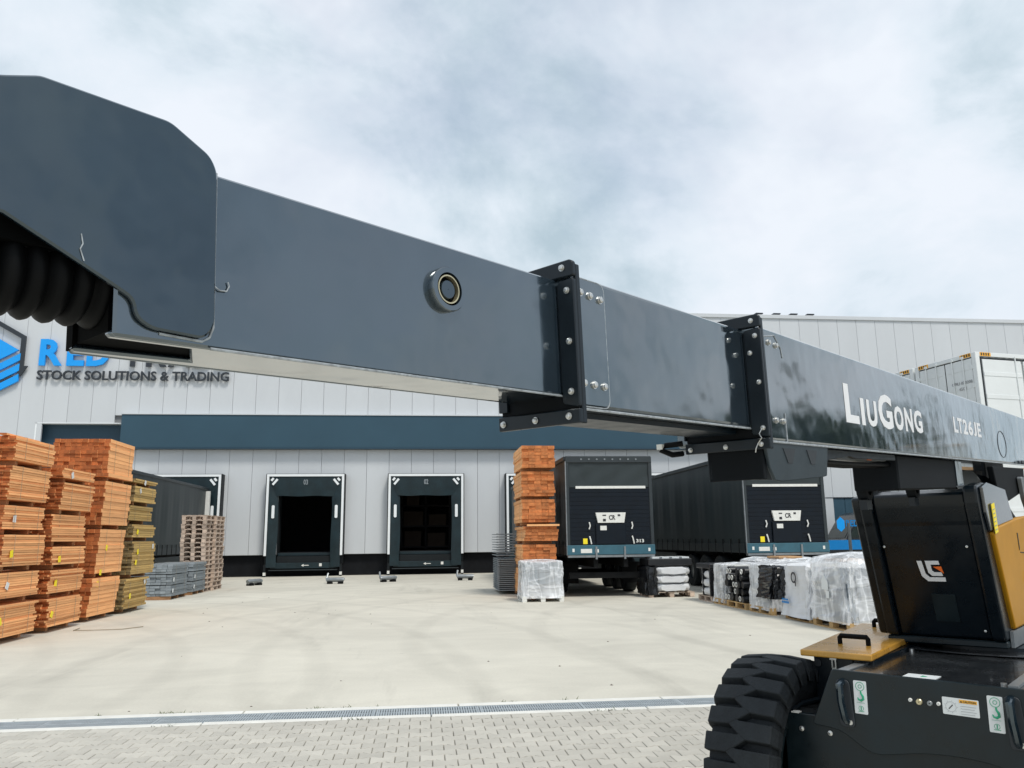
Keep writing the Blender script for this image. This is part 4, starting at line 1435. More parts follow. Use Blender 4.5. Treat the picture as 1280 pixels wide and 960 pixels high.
def container(label, origin, z, Lc=6.06, h=2.59, Wc=2.44, group='white shipping containers'):
    """door end faces local -X, long side along +X; origin is the near door corner"""
    t = thing('shipping_container', label, 'container', (origin[0], origin[1], z), CY, group)
    for (x, y) in ((0, 0), (0, Wc - .16), (Lc - .16, 0), (Lc - .16, Wc - .16)):
        MB().box(x, x + .16, y, y + .16, 0, h).build('corner_post', 'container_white', t, bevel=0.01)
    for zz in (0.0, h - .13):
        for y in (0.004, Wc - .124):
            MB().box(.16, Lc - .16, y, y + .12, zz, zz + .13).build('side_beam', 'container_white', t, bevel=0.008)
        for x in (0.004, Lc - .124):
            MB().box(x, x + .12, .16, Wc - .16, zz, zz + .13).build('end_beam', 'container_white', t, bevel=0.008)
    # corrugated sides and far end
    for y, s_ in ((0.05, 1), (Wc - .05, -1)):
        pts = []
        x = .165
        while x < Lc - .3:
            pts += [(x, y), (x + .07, y), (x + .105, y + s_ * .036), (x + .175, y + s_ * .036), (x + .21, y)]
            x += .28
        pts2 = pts + [(p_[0], p_[1] + s_ * 0.012) for p_ in pts[::-1]]
        MB().prism(pts2, .13, h - .13, 'z').build('side_wall', 'container_white', t)
    MB().box(Lc - .07, Lc - .05, .16, Wc - .16, .13, h - .13).build('end_wall', 'container_white', t)
    MB().box(.05, Lc - .05, .05, Wc - .05, h - .05, h - .02).build('roof', 'container_white', t)
    MB().box(.05, Lc - .05, .05, Wc - .05, .05, .12).build('floor', 'container_white', t)
    # doors
    MB().box(.045, .06, .16, Wc - .16, .13, h - .13).build('door_gasket', 'gasket', t)
    for (a, b) in ((.185, Wc / 2 - .022), (Wc / 2 + .022, Wc - .185)):
        pts = []
        z_ = .16
        # pressed horizontal swages on each leaf
        leaf = MB().box(.02, .05, a, b, .16, h - .165)
        for k in range(4):
            zc = .45 + k * (h - .75) / 3.2
            leaf.prism([(a + .08, zc - .09), (b - .08, zc - .09), (b - .08, zc + .09), (a + .08, zc + .09)], .012, .022, 'x')
        lo = leaf.build('door_leaf', 'container_white', t, bevel=0.006)
        for yy in (a + .30, b - .30):
            MB().cyl((-.02, yy, .05), (-.02, yy, h - .06), .018, 8).box(-.04, .02, yy - .05, yy + .05, h - .14, h - .07).box(-.04, .02, yy - .05, yy + .05, .08, .15).build('lock_bar', 'container_white', lo)
        for k in range(4):
            yh = .165 if a < 1 else Wc - .165
            MB().box(-.012, .03, yh - .04, yh + .04, .35 + k * .58, .47 + k * .58).build('hinge', 'container_white', lo)
    # side doors with black seals near the door corner
    sdm = MB()
    sdm.box(.17, .205, -.004, .05, .16, h - .17)
    sdm.box(.17, 3.4, -.004, .05, h - .20, h - .165)
    sdm.build('side_seal', 'gasket', t)
    for k in range(2):
        MB().box(.235 + k * 1.6, .235 + k * 1.6 + 1.5, -.012, .03, .16, h - .22).build('side_door', 'container_white', t, bevel=0.008)
        MB().cyl((.5 + k * 1.6 + 1.0, -.03, .1), (.5 + k * 1.6 + 1.0, -.03, h - .1), .018, 8).build('lock_bar', 'container_white', t)
        for q_ in range(3):
            MB().box(.24 + k * 1.6, 1.72 + k * 1.6, -.026, -.010, .45 + q_ * .7, .58 + q_ * .7).build('door_swage', 'container_white', t, bevel=0.006)
    # markings
    mb = MB()
    Md = Matrix(((0, 0, -1, 0.010), (-1, 0, 0, 0), (0, 1, 0, 0), (0, 0, 0, 1)))
    text_shape('CPIU 070208', -1.0, h - .92, .78, .10, .004, Md, mb, 0, .02)
    text_shape('45G1', -.75, h - 1.10, .3, .10, .004, Md, mb, 0, .02)
    text_shape('MGW 30480', -.95, h - 1.75, .6, .07, .004, Md, mb, 0, .02)
    text_shape('TARE 3900', -.95, h - 1.86, .6, .07, .004, Md, mb, 0, .02)
    mb.build('marking', 'print_grey', t)
    hz_ = MB()
    for k in range(4):
        for (x0, x1, y0, y1) in ((-.006, .0, .20 + k * .09, .245 + k * .09), (-.006, .0, Wc - .20 - k * .09 - .045, Wc - .2 - k * .09)):
            hz_.box(x0, x1 + .01, y0, y1, h - .10, h - .02, 1)
        hz_.box(.22 + k * .09, .265 + k * .09, -.006, .01, h - .10, h - .02, 1)
    hz_.box(-.002, .008, .17, .58, h - .12, h - .005, 0)
    hz_.box(-.002, .008, Wc - .58, Wc - .17, h - .12, h - .005, 0)
    hz_.box(.18, .6, -.002, .008, h - .12, h - .005, 0)
    hz_.build('hazard_stripes', ['sticker_amber', 'print_black'], t)
    return t


base = Vector((16.70, 22.0))
side = Vector((-math.sin(CY), math.cos(CY)))
fwd = Vector((math.cos(CY), math.sin(CY)))
for r_, de in enumerate(('front', 'rear')):
    o = base + side * (2.52 * r_)
    MB_ = None
    container('white shipping container in the bottom row, %s of the two' % de, o, 0.36, h=2.9)
    bt = thing('flat_rack', 'white flat rack with a tan timber load, %s of the two between the containers' % de, 'flat rack', (o.x, o.y, 3.275), CY, 'white flat racks')
    MB().box(0, 6.0, 0, 2.4, 0.0, .20).build('deck', 'container_white', bt, bevel=0.01)
    for k in range(5):
        MB().box(.1 + k * 1.2, 1.0 + k * 1.2, .15, 2.25, .21, .48).build('timber_load', 'tan_load', bt, bevel=0.02)
    for x in (0, 1.1, 2.3, 3.5, 4.7, 5.86):
        MB().box(x, x + .10, 0.0, .10, .2, .6).box(x, x + .10, 2.3, 2.4, .2, .6).build('stake', 'container_white', bt)
    MB().box(0, 6.0, 0, .12, .60, .76).box(0, .12, .12, 2.28, .60, .76).box(0, 6.0, 2.28, 2.4, .60, .76).build('rail', 'container_white', bt)
    MB().box(0, 6.0, 0, 2.4, 1.05, 1.17).build('top_frame', 'container_white', bt, bevel=0.01)
    bb = MB()
    for x in (.1, 2.9, 5.7):
        bb.box(x, x + .2, .1, 2.3, 0, .35)
    bo = bb.build('bearer_timber', 'batten_wood')
    bo.location = (o.x, o.y, 0)
    bo.rotation_euler = (0, 0, CY)
    tag(bo, 'bearer timbers under the %s container of the bottom row' % de, 'bearers')
for r_, de in enumerate(('front', 'rear')):
    o = base + side * (2.52 * r_)
    container('white shipping container in the top row, %s one with black seals' % de, o, 4.45)
# second file of containers continuing to the right, outside the frame
for z, nm in ((0.36, 'bottom'), (4.45, 'top')):
    o = base + fwd * 6.25
    container('white shipping container at the right end of the %s row' % nm, o, z, h=2.9 if z < 1 else 2.59)

# trees and a shed beyond the yard's right edge, mirrored in the boom's paint


def tree(label, x, y, h, rx, seed):
    rg = random.Random(seed)
    t = thing('broadleaf_tree', label, 'tree', (x, y, 0), 0, 'trees beyond the right edge of the yard')
    tk = MB().tube([(0, 0, 0), (.1, 0, h * .3), (0, .1, h * .55), (.1, 0, h * .8)], [.3, .24, .16, .06], 8)
    for k in range(6):
        a = rg.uniform(0, 6.28)
        z0 = h * rg.uniform(.3, .6)
        tk.tube([(0.05, 0.05, z0), (math.cos(a) * rx * .4, math.sin(a) * rx * .4, z0 + h * .15), (math.cos(a) * rx * .75, math.sin(a) * rx * .75, z0 + h * .22)], [.1, .06, .02], 6)
    tk.build('trunk', 'bark', t, smooth=True)
    cl = [(rg.gauss(0, rx * .42), rg.gauss(0, rx * .42), h * rg.uniform(.35, .95), rg.uniform(.3, .5) * rx) for _ in range(22)]
    cr = MB()
    for i in range(1500):
        c = rg.choice(cl)
        d_ = Vector((rg.gauss(0, 1), rg.gauss(0, 1), rg.gauss(0, .8))).normalized() * c[3] * rg.uniform(.5, 1.05)
        p = Vector(c[:3]) + d_
        e1 = Vector((rg.gauss(0, 1), rg.gauss(0, 1), rg.gauss(0, 1))).normalized() * .22
        e2 = e1.orthogonal().normalized() * .16
        cr.add([p - e1, p + e2, p + e1, p - e2], [(0, 1, 2, 3)])
    cr.build('crown', 'foliage', t)


KIND = ['rounded', 'broad', 'low', 'tall', 'slim', 'ragged', 'spreading', 'stocky', 'narrow', 'leaning', 'bushy']
for i in range(11):
    az_ = 61.5 + i * 1.75
    dd = 37 + (i * 7 % 5)
    tree(KIND[i] + ' broadleaf tree in the row beyond the right edge of the yard', dd * math.sin(R(az_)), dd * math.cos(R(az_)), 6.3 + (i * 5 % 4) * .42, 2.3 + (i % 3) * .25, i)
for z, nm in ((0.0, 'lower'), (2.6, 'upper')):
    container('white shipping container standing apart by the trees, %s of the pair' % nm, (31.0, 18.4), z)

#MACHINE#
# ================================================================== boom lift
AZ = R(47.292)
S = 0.665                                     # size of the boom cross-section units used below
EL = R(2.544)
UHx, UHy = math.sin(AZ), math.cos(AZ)
MC = (UHx * 5.0 - UHy * 1.0, UHy * 5.0 + UHx * 1.0, 0.0)
bl = thing('boom_lift', 'dark grey and yellow telescopic boom lift, its long boom slanting across the yard', 'boom lift', MC, math.pi / 2 - AZ)
# chassis frame: x along the machine, y to its left, z up; boom frame tilted a little about y
CHM = Matrix.Translation((-5.0, -1.0, 0.0))
ce, se = math.cos(EL), math.sin(EL)
BM = Matrix(((S * ce, 0, -S * se, -5.0), (0, S, 0, -1.0), (S * se, 0, S * ce, CAM_H), (0, 0, 0, 1)))
# drawing plane on the boom's near side: local x along the boom, y up, z towards the viewer


def boom_face(vv):
    return BM @ Matrix(((1, 0, 0, 0), (0, 0, -1, vv), (0, 1, 0, 0), (0, 0, 0, 1)))


def BB():
    return MB(BM)


def CB():
    return MB(CHM)


def rounded(pts, r, n=4):
    """outline with rounded corners; r is one radius or a list"""
    o = []
    k = len(pts)
    for i in range(k):
        p = Vector(pts[i])
        a = Vector(pts[i - 1]) - p
        b = Vector(pts[(i + 1) % k]) - p
        rr = r[i] if isinstance(r, (list, tuple)) else r
        if rr <= 0:
            o.append((p.x, p.y))
            continue
        rr = min(rr, a.length * .45, b.length * .45)
        pa, pb = p + a.normalized() * rr, p + b.normalized() * rr
        for j in range(n + 1):
            t_ = j / n
            q = pa * (1 - t_) ** 2 + p * 2 * t_ * (1 - t_) + pb * t_ * t_
            o.append((q.x, q.y))
    return o


# ---- inner (fly) section: plates of a box, open at the tip
V1, V1F = 1.405, 1.610
W1B, W1T = 0.330, 0.683
fs_ = BB()
fs_.box(0.58, 3.0, V1, V1 + .012, W1B, W1T)
fs_.box(0.58, 3.0, V1F - .012, V1F, W1B, W1T)
fs_.box(0.50, 3.0, V1 + .012, V1F - .012, W1T - .012, W1T - .0005)
fs_.prism([(0.578, V1 + .0125), (0.578, V1 + .034), (0.735, V1 + .034), (0.80, V1F - .05), (0.578, V1F - .034), (0.578, V1F - .0125), (3.0, V1F - .0125), (3.0, V1 + .0125)],
          W1B + .001, W1B + .014, 'z')
fly = fs_.build('fly_section', 'boom_paint', bl, bevel=0.0035)
eb = BB()
eb.tube([(0.76, V1 - .0005, W1B - .001), (3.0, V1 - .0005, W1B - .001)], 0.0030, 6)
eb.build('edge_weld', 'weld_bead', fly)
# tip cheek plates
out_near = [(-0.10, 0.60), (0.385, 0.735), (0.441, 0.757), (0.666, 0.755), (0.747, 0.712), (0.762, 0.683), (0.762, 0.372), (0.742, 0.344), (0.640, 0.349), (0.612, 0.366), (0.606, 0.398),
            (0.578, 0.413), (0.398, 0.503), (-0.10, 0.56)]
rad = [0, .008, .008, .012, .05, .03, .03, .03, .03, .03, .03, .02, 0, 0]
BB().prism(rounded(out_near, rad, 5), V1 - .014, V1 - .0005, 'y').build('tip_cheek', 'plate_paint', bl, bevel=0.0025)
out_far = [(-0.10, 0.60), (0.441, 0.757), (0.666, 0.755), (0.762, 0.683), (0.762, 0.345), (0.62, 0.345), (0.578, 0.40), (0.398, 0.503), (-0.10, 0.56)]
BB().prism(rounded(out_far, .02), V1F + .0005, V1F + .014, 'y').build('tip_cheek', 'plate_paint', bl, bevel=0.0025)
sl = BB()
sl.tube([(0.765, V1 - .001, .685), (0.7645, V1 - .001, .50), (0.7645, V1 - .001, .37), (.757, V1 - .001, .350), (.742, V1 - .001, .341), (.66, V1 - .001, .3445)], 0.0028, 6)
sl.build('seam_weld', 'weld_bead', fly)
BB().tube([(.765, V1 - .004, .452), (.775, V1 - .004, .446), (.79, V1 - .004, .447), (.795, V1 - .004, .458), (.792, V1 - .004, .466)], .0015, 5).build('weld_whisker', 'weld_bead', fly)
BB().tube([(.515, V1 - .015, .495), (.518, V1 - .016, .478), (.514, V1 - .016, .468), (.521, V1 - .016, .448)], .0013, 5).build('paint_nick', 'weld_bead', fly)
# added black blocks stand in for shade inside the tip; corrugated hose sleeve
BB().box(-0.1, 0.57, V1 + .02, V1F - .02, .472, .70).build('tip_shade_block', 'cavity_black', bl)
BB().box(0.578, 0.60, V1F - .03, V1F - .0005, .335, .472).build('tip_shade_block', 'cavity_black', bl)
hs = BB()
nr_ = 150
pts, rads = [], []
for i in range(nr_):
    u_ = -0.1 + i * (0.74) / (nr_ - 1)
    pts.append((u_, 1.505, 0.440 + (0.55 - u_) * 0.0))
    ph_ = (u_ / 0.0375) % 1.0
    rads.append(0.080 - 0.020 * (1 - abs(math.sin(math.pi * ph_)) ** 0.7))
hs.tube(pts, rads, 24)
BB().box(.585, .86, V1 + .036, V1F - .036, .345, .665).build('tip_shade_block', 'cavity_black', bl)
hs.build('hose_sleeve', 'hose_rubber', bl, smooth=True)
BB().tube([(-.1, 1.455, .50), (.3, 1.45, .49), (.56, 1.46, .47)], .012, 8).build('hydraulic_hose', 'hose_rubber', bl, smooth=True)
# pin boss
PC = (1.392, 0, .562)
bz_ = BB().lathe([(.0555, -.020), (.058, -.017), (.058, 0), (.043, 0), (.043, -.020)], (PC[0], V1, PC[2]), (0, 1, 0), 40)
bs = bz_.build('pin_boss', 'boom_paint', bl, smooth=True)
BB().lathe([(.0375, -.017), (.0375, 0), (.034, 0), (.034, -.017)], (PC[0], V1, PC[2]), (0, 1, 0), 36).build('bushing', 'brass', bs, smooth=True)
BB().lathe([(.0429, -.003), (.0429, 0), (.001, 0), (.001, -.003)], (PC[0], V1, PC[2]), (0, 1, 0), 30).build('bore', 'cavity_black', bs)
BB().lathe([(.023, -.014), (.025, -.011), (.025, 0), (.001, 0), (.001, -.014)], (PC[0], V1, PC[2]), (0, 1, 0), 30).build('pin', 'plate_paint', bs, smooth=True)


def bolt(parent, pos, axis, r=.011, h=.012):
    """domed bolt with washer, on a boom face; axis in boom units"""
    a = Vector(axis)
    p = Vector(pos)
    mb = BB()
    mb.cyl(p, p + a * h * .25, r * 1.35, 12)
    mb.cyl(p + a * h * .25, p + a * h * .8, r, 10)
    mb.cyl(p + a * h * .8, p + a * h, r, 10, r1=r * .55)
    return mb.build('bolt', 'bolt_steel', parent, smooth=False)


def collar(uc, vn, vf, wb, wt, inner, bolts, thick=.016, extra=False):
    """flange frame of angle bars round the mouth of a boom section"""
    (ivn, ivf, iwb, iwt) = inner
    fr_ = BB()
    # near bar, top bar, bottom bar, far bar: each with a face leg and a lip turned along the boom
    fr_.prism(rounded([(vn, wb + .045), (ivn - .006, wb + .06), (ivn - .006, iwt - .012), (vn, iwt - .004)], .012), uc, uc + thick, 'x')
    ob = fr_.build('collar', 'black_paint', bl, bevel=0.002)
    BB().prism(rounded([(vn - .002, wt - .04), (vn - .002, wt + .004), (vn + .01, wt + .012), (vf, wt + .006), (vf, wt - .034)], .008), uc - .002, uc + thick - .001, 'x').build('top_bar', 'black_paint', ob, bevel=0.002)
    BB().prism([(vn - .002, wb), (vn - .002, wb + .042), (vf, wb + .046), (vf, wb + .002)], uc - .004, uc + thick - .001, 'x').build('bottom_bar', 'black_paint', ob, bevel=0.002)
    BB().prism([(vn + .004, wb + .044), (vn + .004, iwb - .012), (vf - .001, iwb + .03), (vf - .001, wb + .047)], uc + .012, uc + thick + .02, 'x').build('inner_bar', 'matt_black', ob, bevel=0.002)
    BB().box(uc, uc + thick, ivf + .006, vf - .0005, wb + .06, wt - .05).build('far_bar', 'black_paint', ob)
    # wear pads sunk between the sections
    pd = BB()
    pd.box(uc + .004, uc + .09, ivn - .034, ivn - .002, iwb + .01, iwt - .02)
    pd.box(uc + .018, uc + .09, ivn, ivf, iwb - .04, iwb - .002)
    pd.box(uc + .018, uc + .09, ivn, ivf, iwt + .002, iwt + .03)
    pd.build('wear_pad', 'hood_plastic', ob)
    # lip running back along the section sides
    lp = BB()
    lp.box(uc + thick, uc + thick + .02, vn, vn + .012, wb, wt)
    lp.build('side_lip', 'black_paint', ob, bevel=0.002)
    for (v_, w_) in bolts:
        bolt(ob, (uc - (.005 if w_ < wb + .05 else .001), v_, w_), (-1, 0, 0), .0078, .010)
    return ob


C1 = 1.86
collar(C1, 1.338, 1.650, .243, .722, (V1, V1F, W1B, W1T), [(1.362, .640), (1.362, .486), (1.364, .337), (1.376, .712), (1.628, .265), (1.50, .265), (1.374, .265)])
# ---- middle section
V2, V2F, W2B, W2T = 1.362, 1.654, .290, .699
ms_ = BB()
ms_.box(C1 + .016, 4.6, V2, V2F, W2B, W2T)
mid = ms_.build('mid_section', 'boom_paint', bl, bevel=0.010, seg=3)
BB().prism(rounded([(C1 + .02, .300), (2.045, .300), (2.045, .688), (C1 + .02, .688)], .03, 5), V2 - .007, V2 - .0005, 'y').build('doubler_plate', 'boom_paint', mid, bevel=0.0015)
rp = rounded([(C1 + .02, .297), (2.048, .297), (2.048, .691), (C1 + .02, .691)], .03, 5)
BB().tube([(a_, V2 - .002, b_) for a_, b_ in rp], .0026, 6).build('plate_weld', 'weld_bead', mid)
for (u_, w_) in ((1.915, .643), (1.964, .640), (2.018, .636), (1.910, .365), (1.963, .364), (2.016, .363)):
    bolt(mid, (u_, V2 - .007, w_), (0, -1, 0), .0095, .011)
BB().tube([(C1 + .02, V2 - .0005, W2B - .001), (3.1, V2 - .0005, W2B - .001)], .004, 6).build('edge_weld', 'weld_bead', mid)
uc_ = BB()
uc_.box(1.95, 3.05, V2 + .06, V2F - .06, W2B - .018, W2B - .001)
uc_.build('under_strip', 'black_paint', mid)

C2 = 3.05
collar(C2, 1.284, 1.655, .203, .738, (V2, V2F, W2B, W2T), [(1.306, .661), (1.306, .471), (1.333, .593), (1.318, .725), (1.306, .286), (1.318, .222), (1.47, .222), (1.63, .222)])
wr = BB().tube([(C2 - .012, 1.306, .284), (C2 - .02, 1.316, .262), (C2 - .02, 1.307, .245), (C2 - .016, 1.325, .226), (C2 - .02, 1.335, .205), (C2 - .02, 1.338, .190)], .0024, 5)
wr.build('lock_wire', 'bolt_steel', bl)
# cable clip at the far lower corner
cc = BB()
cc.tube([(3.0, 1.64, .25), (2.96, 1.70, .245), (2.94, 1.71, .225), (2.98, 1.68, .205), (3.03, 1.66, .21)], .012, 8)
cc.build('cable_loop', 'hose_rubber', bl, smooth=True)
BB().box(2.93, 2.95, 1.70, 1.725, .228, .25).build('cable_clip', 'plate_white', bl)

# ---- base section
V3, V3F, W3B, W3T = 1.310, 1.705, .236, .712
bs_ = BB()
bs_.box(C2 + .016, 10.3, V3, V3F, W3B, W3T)
bas = bs_.build('base_section', 'boom_paint', bl, bevel=0.010, seg=3)
for (u_, w_) in ((3.186, .652), (3.259, .648), (3.193, .325), (3.267, .325)):
    bolt(bas, (u_, V3, w_), (0, -1, 0), .0105, .012)
BB().tube([(3.10, V3 - .001, .665), (3.25, V3 - .001, .690), (3.31, V3 - .001, .640), (3.32, V3 - .001, .60)], .003, 5).build('weld_run', 'weld_bead', bas)
BB().tube([(3.29, V3 - .001, .36), (3.29, V3 - .001, .24)], .003, 5).build('weld_run', 'weld_bead', bas)
BB().tube([(C2 + .02, V3 - .0005, W3B - .001), (10.2, V3 - .0005, W3B - .001)], .005, 6).build('edge_weld', 'weld_bead', bas)
FB = boom_face(V3 - .0006)
lt = MB()
for (s_, x0, wdt, z0, ht) in (('L', 4.06, .20, .367, .197), ('I', 4.30, .055, .366, .142), ('U', 4.40, .165, .366, .142), ('G', 4.60, .255, .366, .195),
                              ('O', 4.89, .175, .370, .142), ('N', 5.10, .165, .372, .142), ('G', 5.30, .18, .374, .142)):
    text_shape(s_, x0, z0, wdt, ht, .0015, FB, lt, 0, .035)
lt.build('maker_lettering', 'white_print', bas)
lt = MB()
for (s_, x0, wdt) in (('L', 6.33, .12), ('T', 6.455, .14), ('2', 6.62, .14), ('6', 6.79, .15), ('J', 6.965, .10), ('E', 7.10, .13)):
    text_shape(s_, x0, .424, wdt, .112, .0015, FB, lt, 0, .03)
lt.build('model_lettering', 'white_print', bas)
# oval inspection recess
ov = [(8.05 + .18 * math.cos(t_ * math.pi / 12), .40 + .115 * math.sin(t_ * math.pi / 12)) for t_ in range(24)]
BB().tube([(a_, V3 - .0005, b_) for a_, b_ in ov] + [(ov[0][0], V3 - .0005, ov[0][1])], .003, 6).build('oval_seam', 'black_paint', bas)
# rest bracket below the base section's mouth
br = BB()
br.prism([(3.065, W3B - .002), (3.77, W3B - .002), (3.725, .100), (3.66, .094), (3.20, .074), (3.14, .080), (3.10, .128)], 1.312, 1.326, 'y')
bro = br.build('rest_bracket', 'bracket_paint', bl, bevel=0.002)
for (ua, ub, wt_, wb_) in ((3.225, 3.325, .195, .145), (3.50, 3.60, .19, .15)):
    pass
BB().box(3.068, 3.10, 1.327, 1.565, .085, W3B - .003).build('bracket_front', 'matt_black', bro, bevel=0.002)
BB().box(3.068, 3.75, 1.552, 1.566, .095, W3B - .003).build('bracket_side', 'black_paint', bro)
nt2 = BB()
for (a_, b_) in ((3.24, 3.37), (3.50, 3.62)):
    m_ = (a_ + b_) / 2
    nt2.prism([(a_, .212), (b_, .212), (m_ + .022, .150), (m_ - .022, .150)], 1.3095, 1.3118, 'y')
nt2.build('bracket_slot', 'gasket', bro)
ut = BB()
ut.prism([(3.77, W3B - .003), (5.0, W3B - .003), (5.0, .20), (4.3, .196), (4.22, .205), (3.9, .18), (3.80, .13), (3.76, .13)], 1.36, 1.38, 'y')
ut.build('hose_tray', 'black_paint', bl, bevel=0.002)
BB().box(3.80, 4.9, 1.385, 1.62, W3B - .04, W3B - .003).build('hose_tray', 'grey_metal', bl)
BB().tube([(3.8, 1.40, .175), (4.4, 1.41, .172), (5.1, 1.41, .178)], .012, 8).tube([(3.8, 1.45, .17), (4.4, 1.46, .165), (5.1, 1.45, .175)], .012, 8).build('hydraulic_hose', 'hose_rubber', bl, smooth=True)
BB().box(4.56, 4.62, 1.378, 1.384, .195, .222).build('red_cap', 'orange_print', bl)
# boom rest block and shackles above the hood
rb = BB()
rb.prism([(5.03, W3B - .003), (6.50, W3B - .003), (6.42, .03), (5.03, .03)], 1.36, 1.62, 'y')
rbo = rb.build('boom_rest', 'matt_black', bl, bevel=0.006)
BB().box(6.43, 6.62, 1.352, 1.372, .05, W3B - .004).build('rest_plate', 'boom_paint', rbo)
for u_ in (5.16, 6.22):
    BB().lathe([(.07, -.03), (.07, .03), (.04, .03), (.04, -.03)], (u_, 1.60, .045), (0, 1, 0), 20).build('rest_ring', 'matt_black', rbo, smooth=True)
    BB().box(u_ - .05, u_ + .05, 1.58, 1.62, -.08, -.02).build('ring_foot', 'black_paint', rbo)

# ---- lift cylinder and boom lugs
lc = CB().cyl((5.15, 1.0, 1.83), (6.75, 1.0, 1.28), .105, 20)
lco = lc.build('lift_cylinder', 'black_paint', bl, smooth=True)
CB().cyl((4.95, 1.0, 1.885), (5.2, 1.0, 1.812), .06, 16).build('cylinder_rod', 'bolt_steel', lco, smooth=True)
CB().prism([(4.98, 1.955), (5.95, 2.0), (5.9, 1.86), (5.35, 1.78), (5.05, 1.82)], .87, .90, 'y').build('cylinder_lug', 'matt_black', bl, bevel=.004)
CB().prism([(4.98, 1.955), (5.95, 2.0), (5.9, 1.86), (5.35, 1.78), (5.05, 1.82)], 1.10, 1.13, 'y').build('cylinder_lug', 'matt_black', bl, bevel=.004)
lk = CB()
lk.prism(rounded([(5.62, 1.93), (5.73, 1.93), (5.86, 1.78), (6.35, 1.42), (6.27, 1.36), (5.74, 1.74), (5.66, 1.80)], .02), .84, .865, 'y')
lk.build('link_arm', 'grey_metal', bl, bevel=.003)
CB().lathe([(.04, -.012), (.04, .012), (.018, .012), (.018, -.012)], (5.71, .85, 1.83), (0, 1, 0), 18).build('link_eye', 'black_paint', bl, smooth=True)
CB().box(6.6, 7.3, .72, .80, 1.1, 2.1).box(6.6, 7.3, 1.2, 1.28, 1.1, 2.1).build('boom_tower', 'matt_black', bl, bevel=.01)

# ---- counterweight hood
HV0, HV1 = .865, 1.405


def hood_prof(d=0.0, top=0.0):
    return [(4.46 - d, 1.80 + top), (4.47 - d, 1.745), (4.505 - d, 1.66), (4.515 - d, 1.64), (4.735 - d, 1.072), (5.4, 1.072), (5.3, 1.66), (5.05, 1.80 + top), (4.6, 1.825 + top)]


hd = CB()
hd.prism(hood_prof(), HV0 + .05, HV1 - .05, 'y')
hood = hd.build('engine_hood', 'hood_plastic', bl, bevel=.012, seg=2, ang=12)
for (a_, b_) in ((HV0 - .012, HV0 + .052), (HV1 - .052, HV1 + .012)):
    CB().prism(rounded(hood_prof(.035, .028), [.03, 0, 0, 0, .02, 0, 0, 0, .03]), a_, b_, 'y').build('hood_rim', 'hood_plastic', hood, bevel=.012, seg=2)
CB().prism(rounded(hood_prof(.005, -.01), .02), HV1 + .012, HV1 + .055, 'y').build('hood_flank', 'hood_plastic', hood, bevel=.01)
CB().prism([(4.47, 1.822), (4.60, 1.850), (5.04, 1.832), (5.17, 1.672), (4.66, 1.629), (4.56, 1.61), (4.50, 1.70)], HV0 - .03, HV0 - .013, 'y').build('hood_shoulder', 'hood_side', hood, bevel=.004)
CB().box(4.72, 5.5, HV0 - .012, HV1 + .012, 1.034, 1.068).build('hood_base', 'chassis_paint', hood, bevel=.006)
for (y_, z_) in ((.945, 1.115), (1.34, 1.535), (.95, 1.535)):
    CB().lathe([(.006, -.004), (.006, .004), (.001, .004), (.001, -.005)], (4.735 - (z_ - 1.072) * .394 - .002, y_, z_), (1, 0, 0), 12).build('screw', 'bolt_steel', hood)
MB(CHM @ Matrix.Translation((4.674, 1.105, 1.225)) @ Matrix.Rotation(-math.atan(.394), 4, 'Y')).box(-.003, .002, -.055, .055, -.075, .075).build('hood_reflection', 'chassis_paint', hood)  # patch painted as the chassis reflected in the hood
# emblem on the sloping hood face
slope = -math.atan(.394)
EM = CHM @ Matrix.Translation((4.600, 1.122, 1.412)) @ Matrix.Rotation(slope, 4, 'Y') @ Matrix(((0, 0, -1, 0), (-1, 0, 0, 0), (0, 1, 0, 0), (0, 0, 0, 1)))
em = MB(EM)
em.prism([(-.075, .055), (-.052, .055), (-.044, -.015), (-.028, -.034), (.045, -.034), (.045, -.056), (-.038, -.056), (-.064, -.028)], 0, .003, 'z')
em.prism([(-.036, .056), (.028, .056), (.030, .036), (-.012, .036), (-.010, .002), (.0, -.006), (.032, -.006), (.036, -.026), (-.014, -.026), (-.030, -.008)], 0, .003, 'z')
em.build('hood_emblem', 'white_print', hood)
MB(EM).prism([(-.002, .024), (.036, .026), (.042, -.012), (.020, .008)], .0005, .0035, 'z').build('emblem_accent', 'orange_print', hood)
# yellow side cover
yc = CB()
yc.prism([(4.60, 1.60), (4.66, 1.628), (5.18, 1.676), (5.40, 1.690), (6.6, 1.73), (6.6, 1.12), (4.84, 1.12)], HV0 - .034, HV0 - .002, 'y')
yco = yc.build('side_cover', 'yellow_cover', bl, bevel=.01, seg=2)
CB().prism([(5.185, 1.60), (5.205, 1.60), (5.212, 1.52), (5.196, 1.505)], HV0 - .0365, HV0 - .0335, 'y').build('cover_slot', 'gasket', yco)
CB().tube([(5.22, HV0 - .034, 1.495), (5.7, HV0 - .034, 1.475), (6.3, HV0 - .034, 1.45)], .003, 5).build('cover_seam', 'gasket', yco)
CB().tube([(5.28, HV0 - .04, 1.33), (5.28, HV0 - .05, 1.36), (5.285, HV0 - .04, 1.39)], .007, 6).build('cover_latch', 'bolt_steel', yco)
CB().box(4.78, 5.6, HV0 - .03, HV0 - .014, 1.035, 1.115).build('sill_plate', 'grey_metal', yco)
MB(CHM @ Matrix.Translation((4.56, HV0 - .0355, 1.66)) @ Matrix.Rotation(R(-8), 4, 'Y')).box(.035, .11, -.003, 0, -.07, .075).build('warning_sticker', 'sticker_yellow', yco)
st_ = MB(CHM @ Matrix.Translation((4.56, HV0 - .039, 1.66)) @ Matrix.Rotation(R(-8), 4, 'Y'))
for k in range(6):
    st_.box(.045, .088, -.001, 0, -.055 + k * .02, -.050 + k * .02)
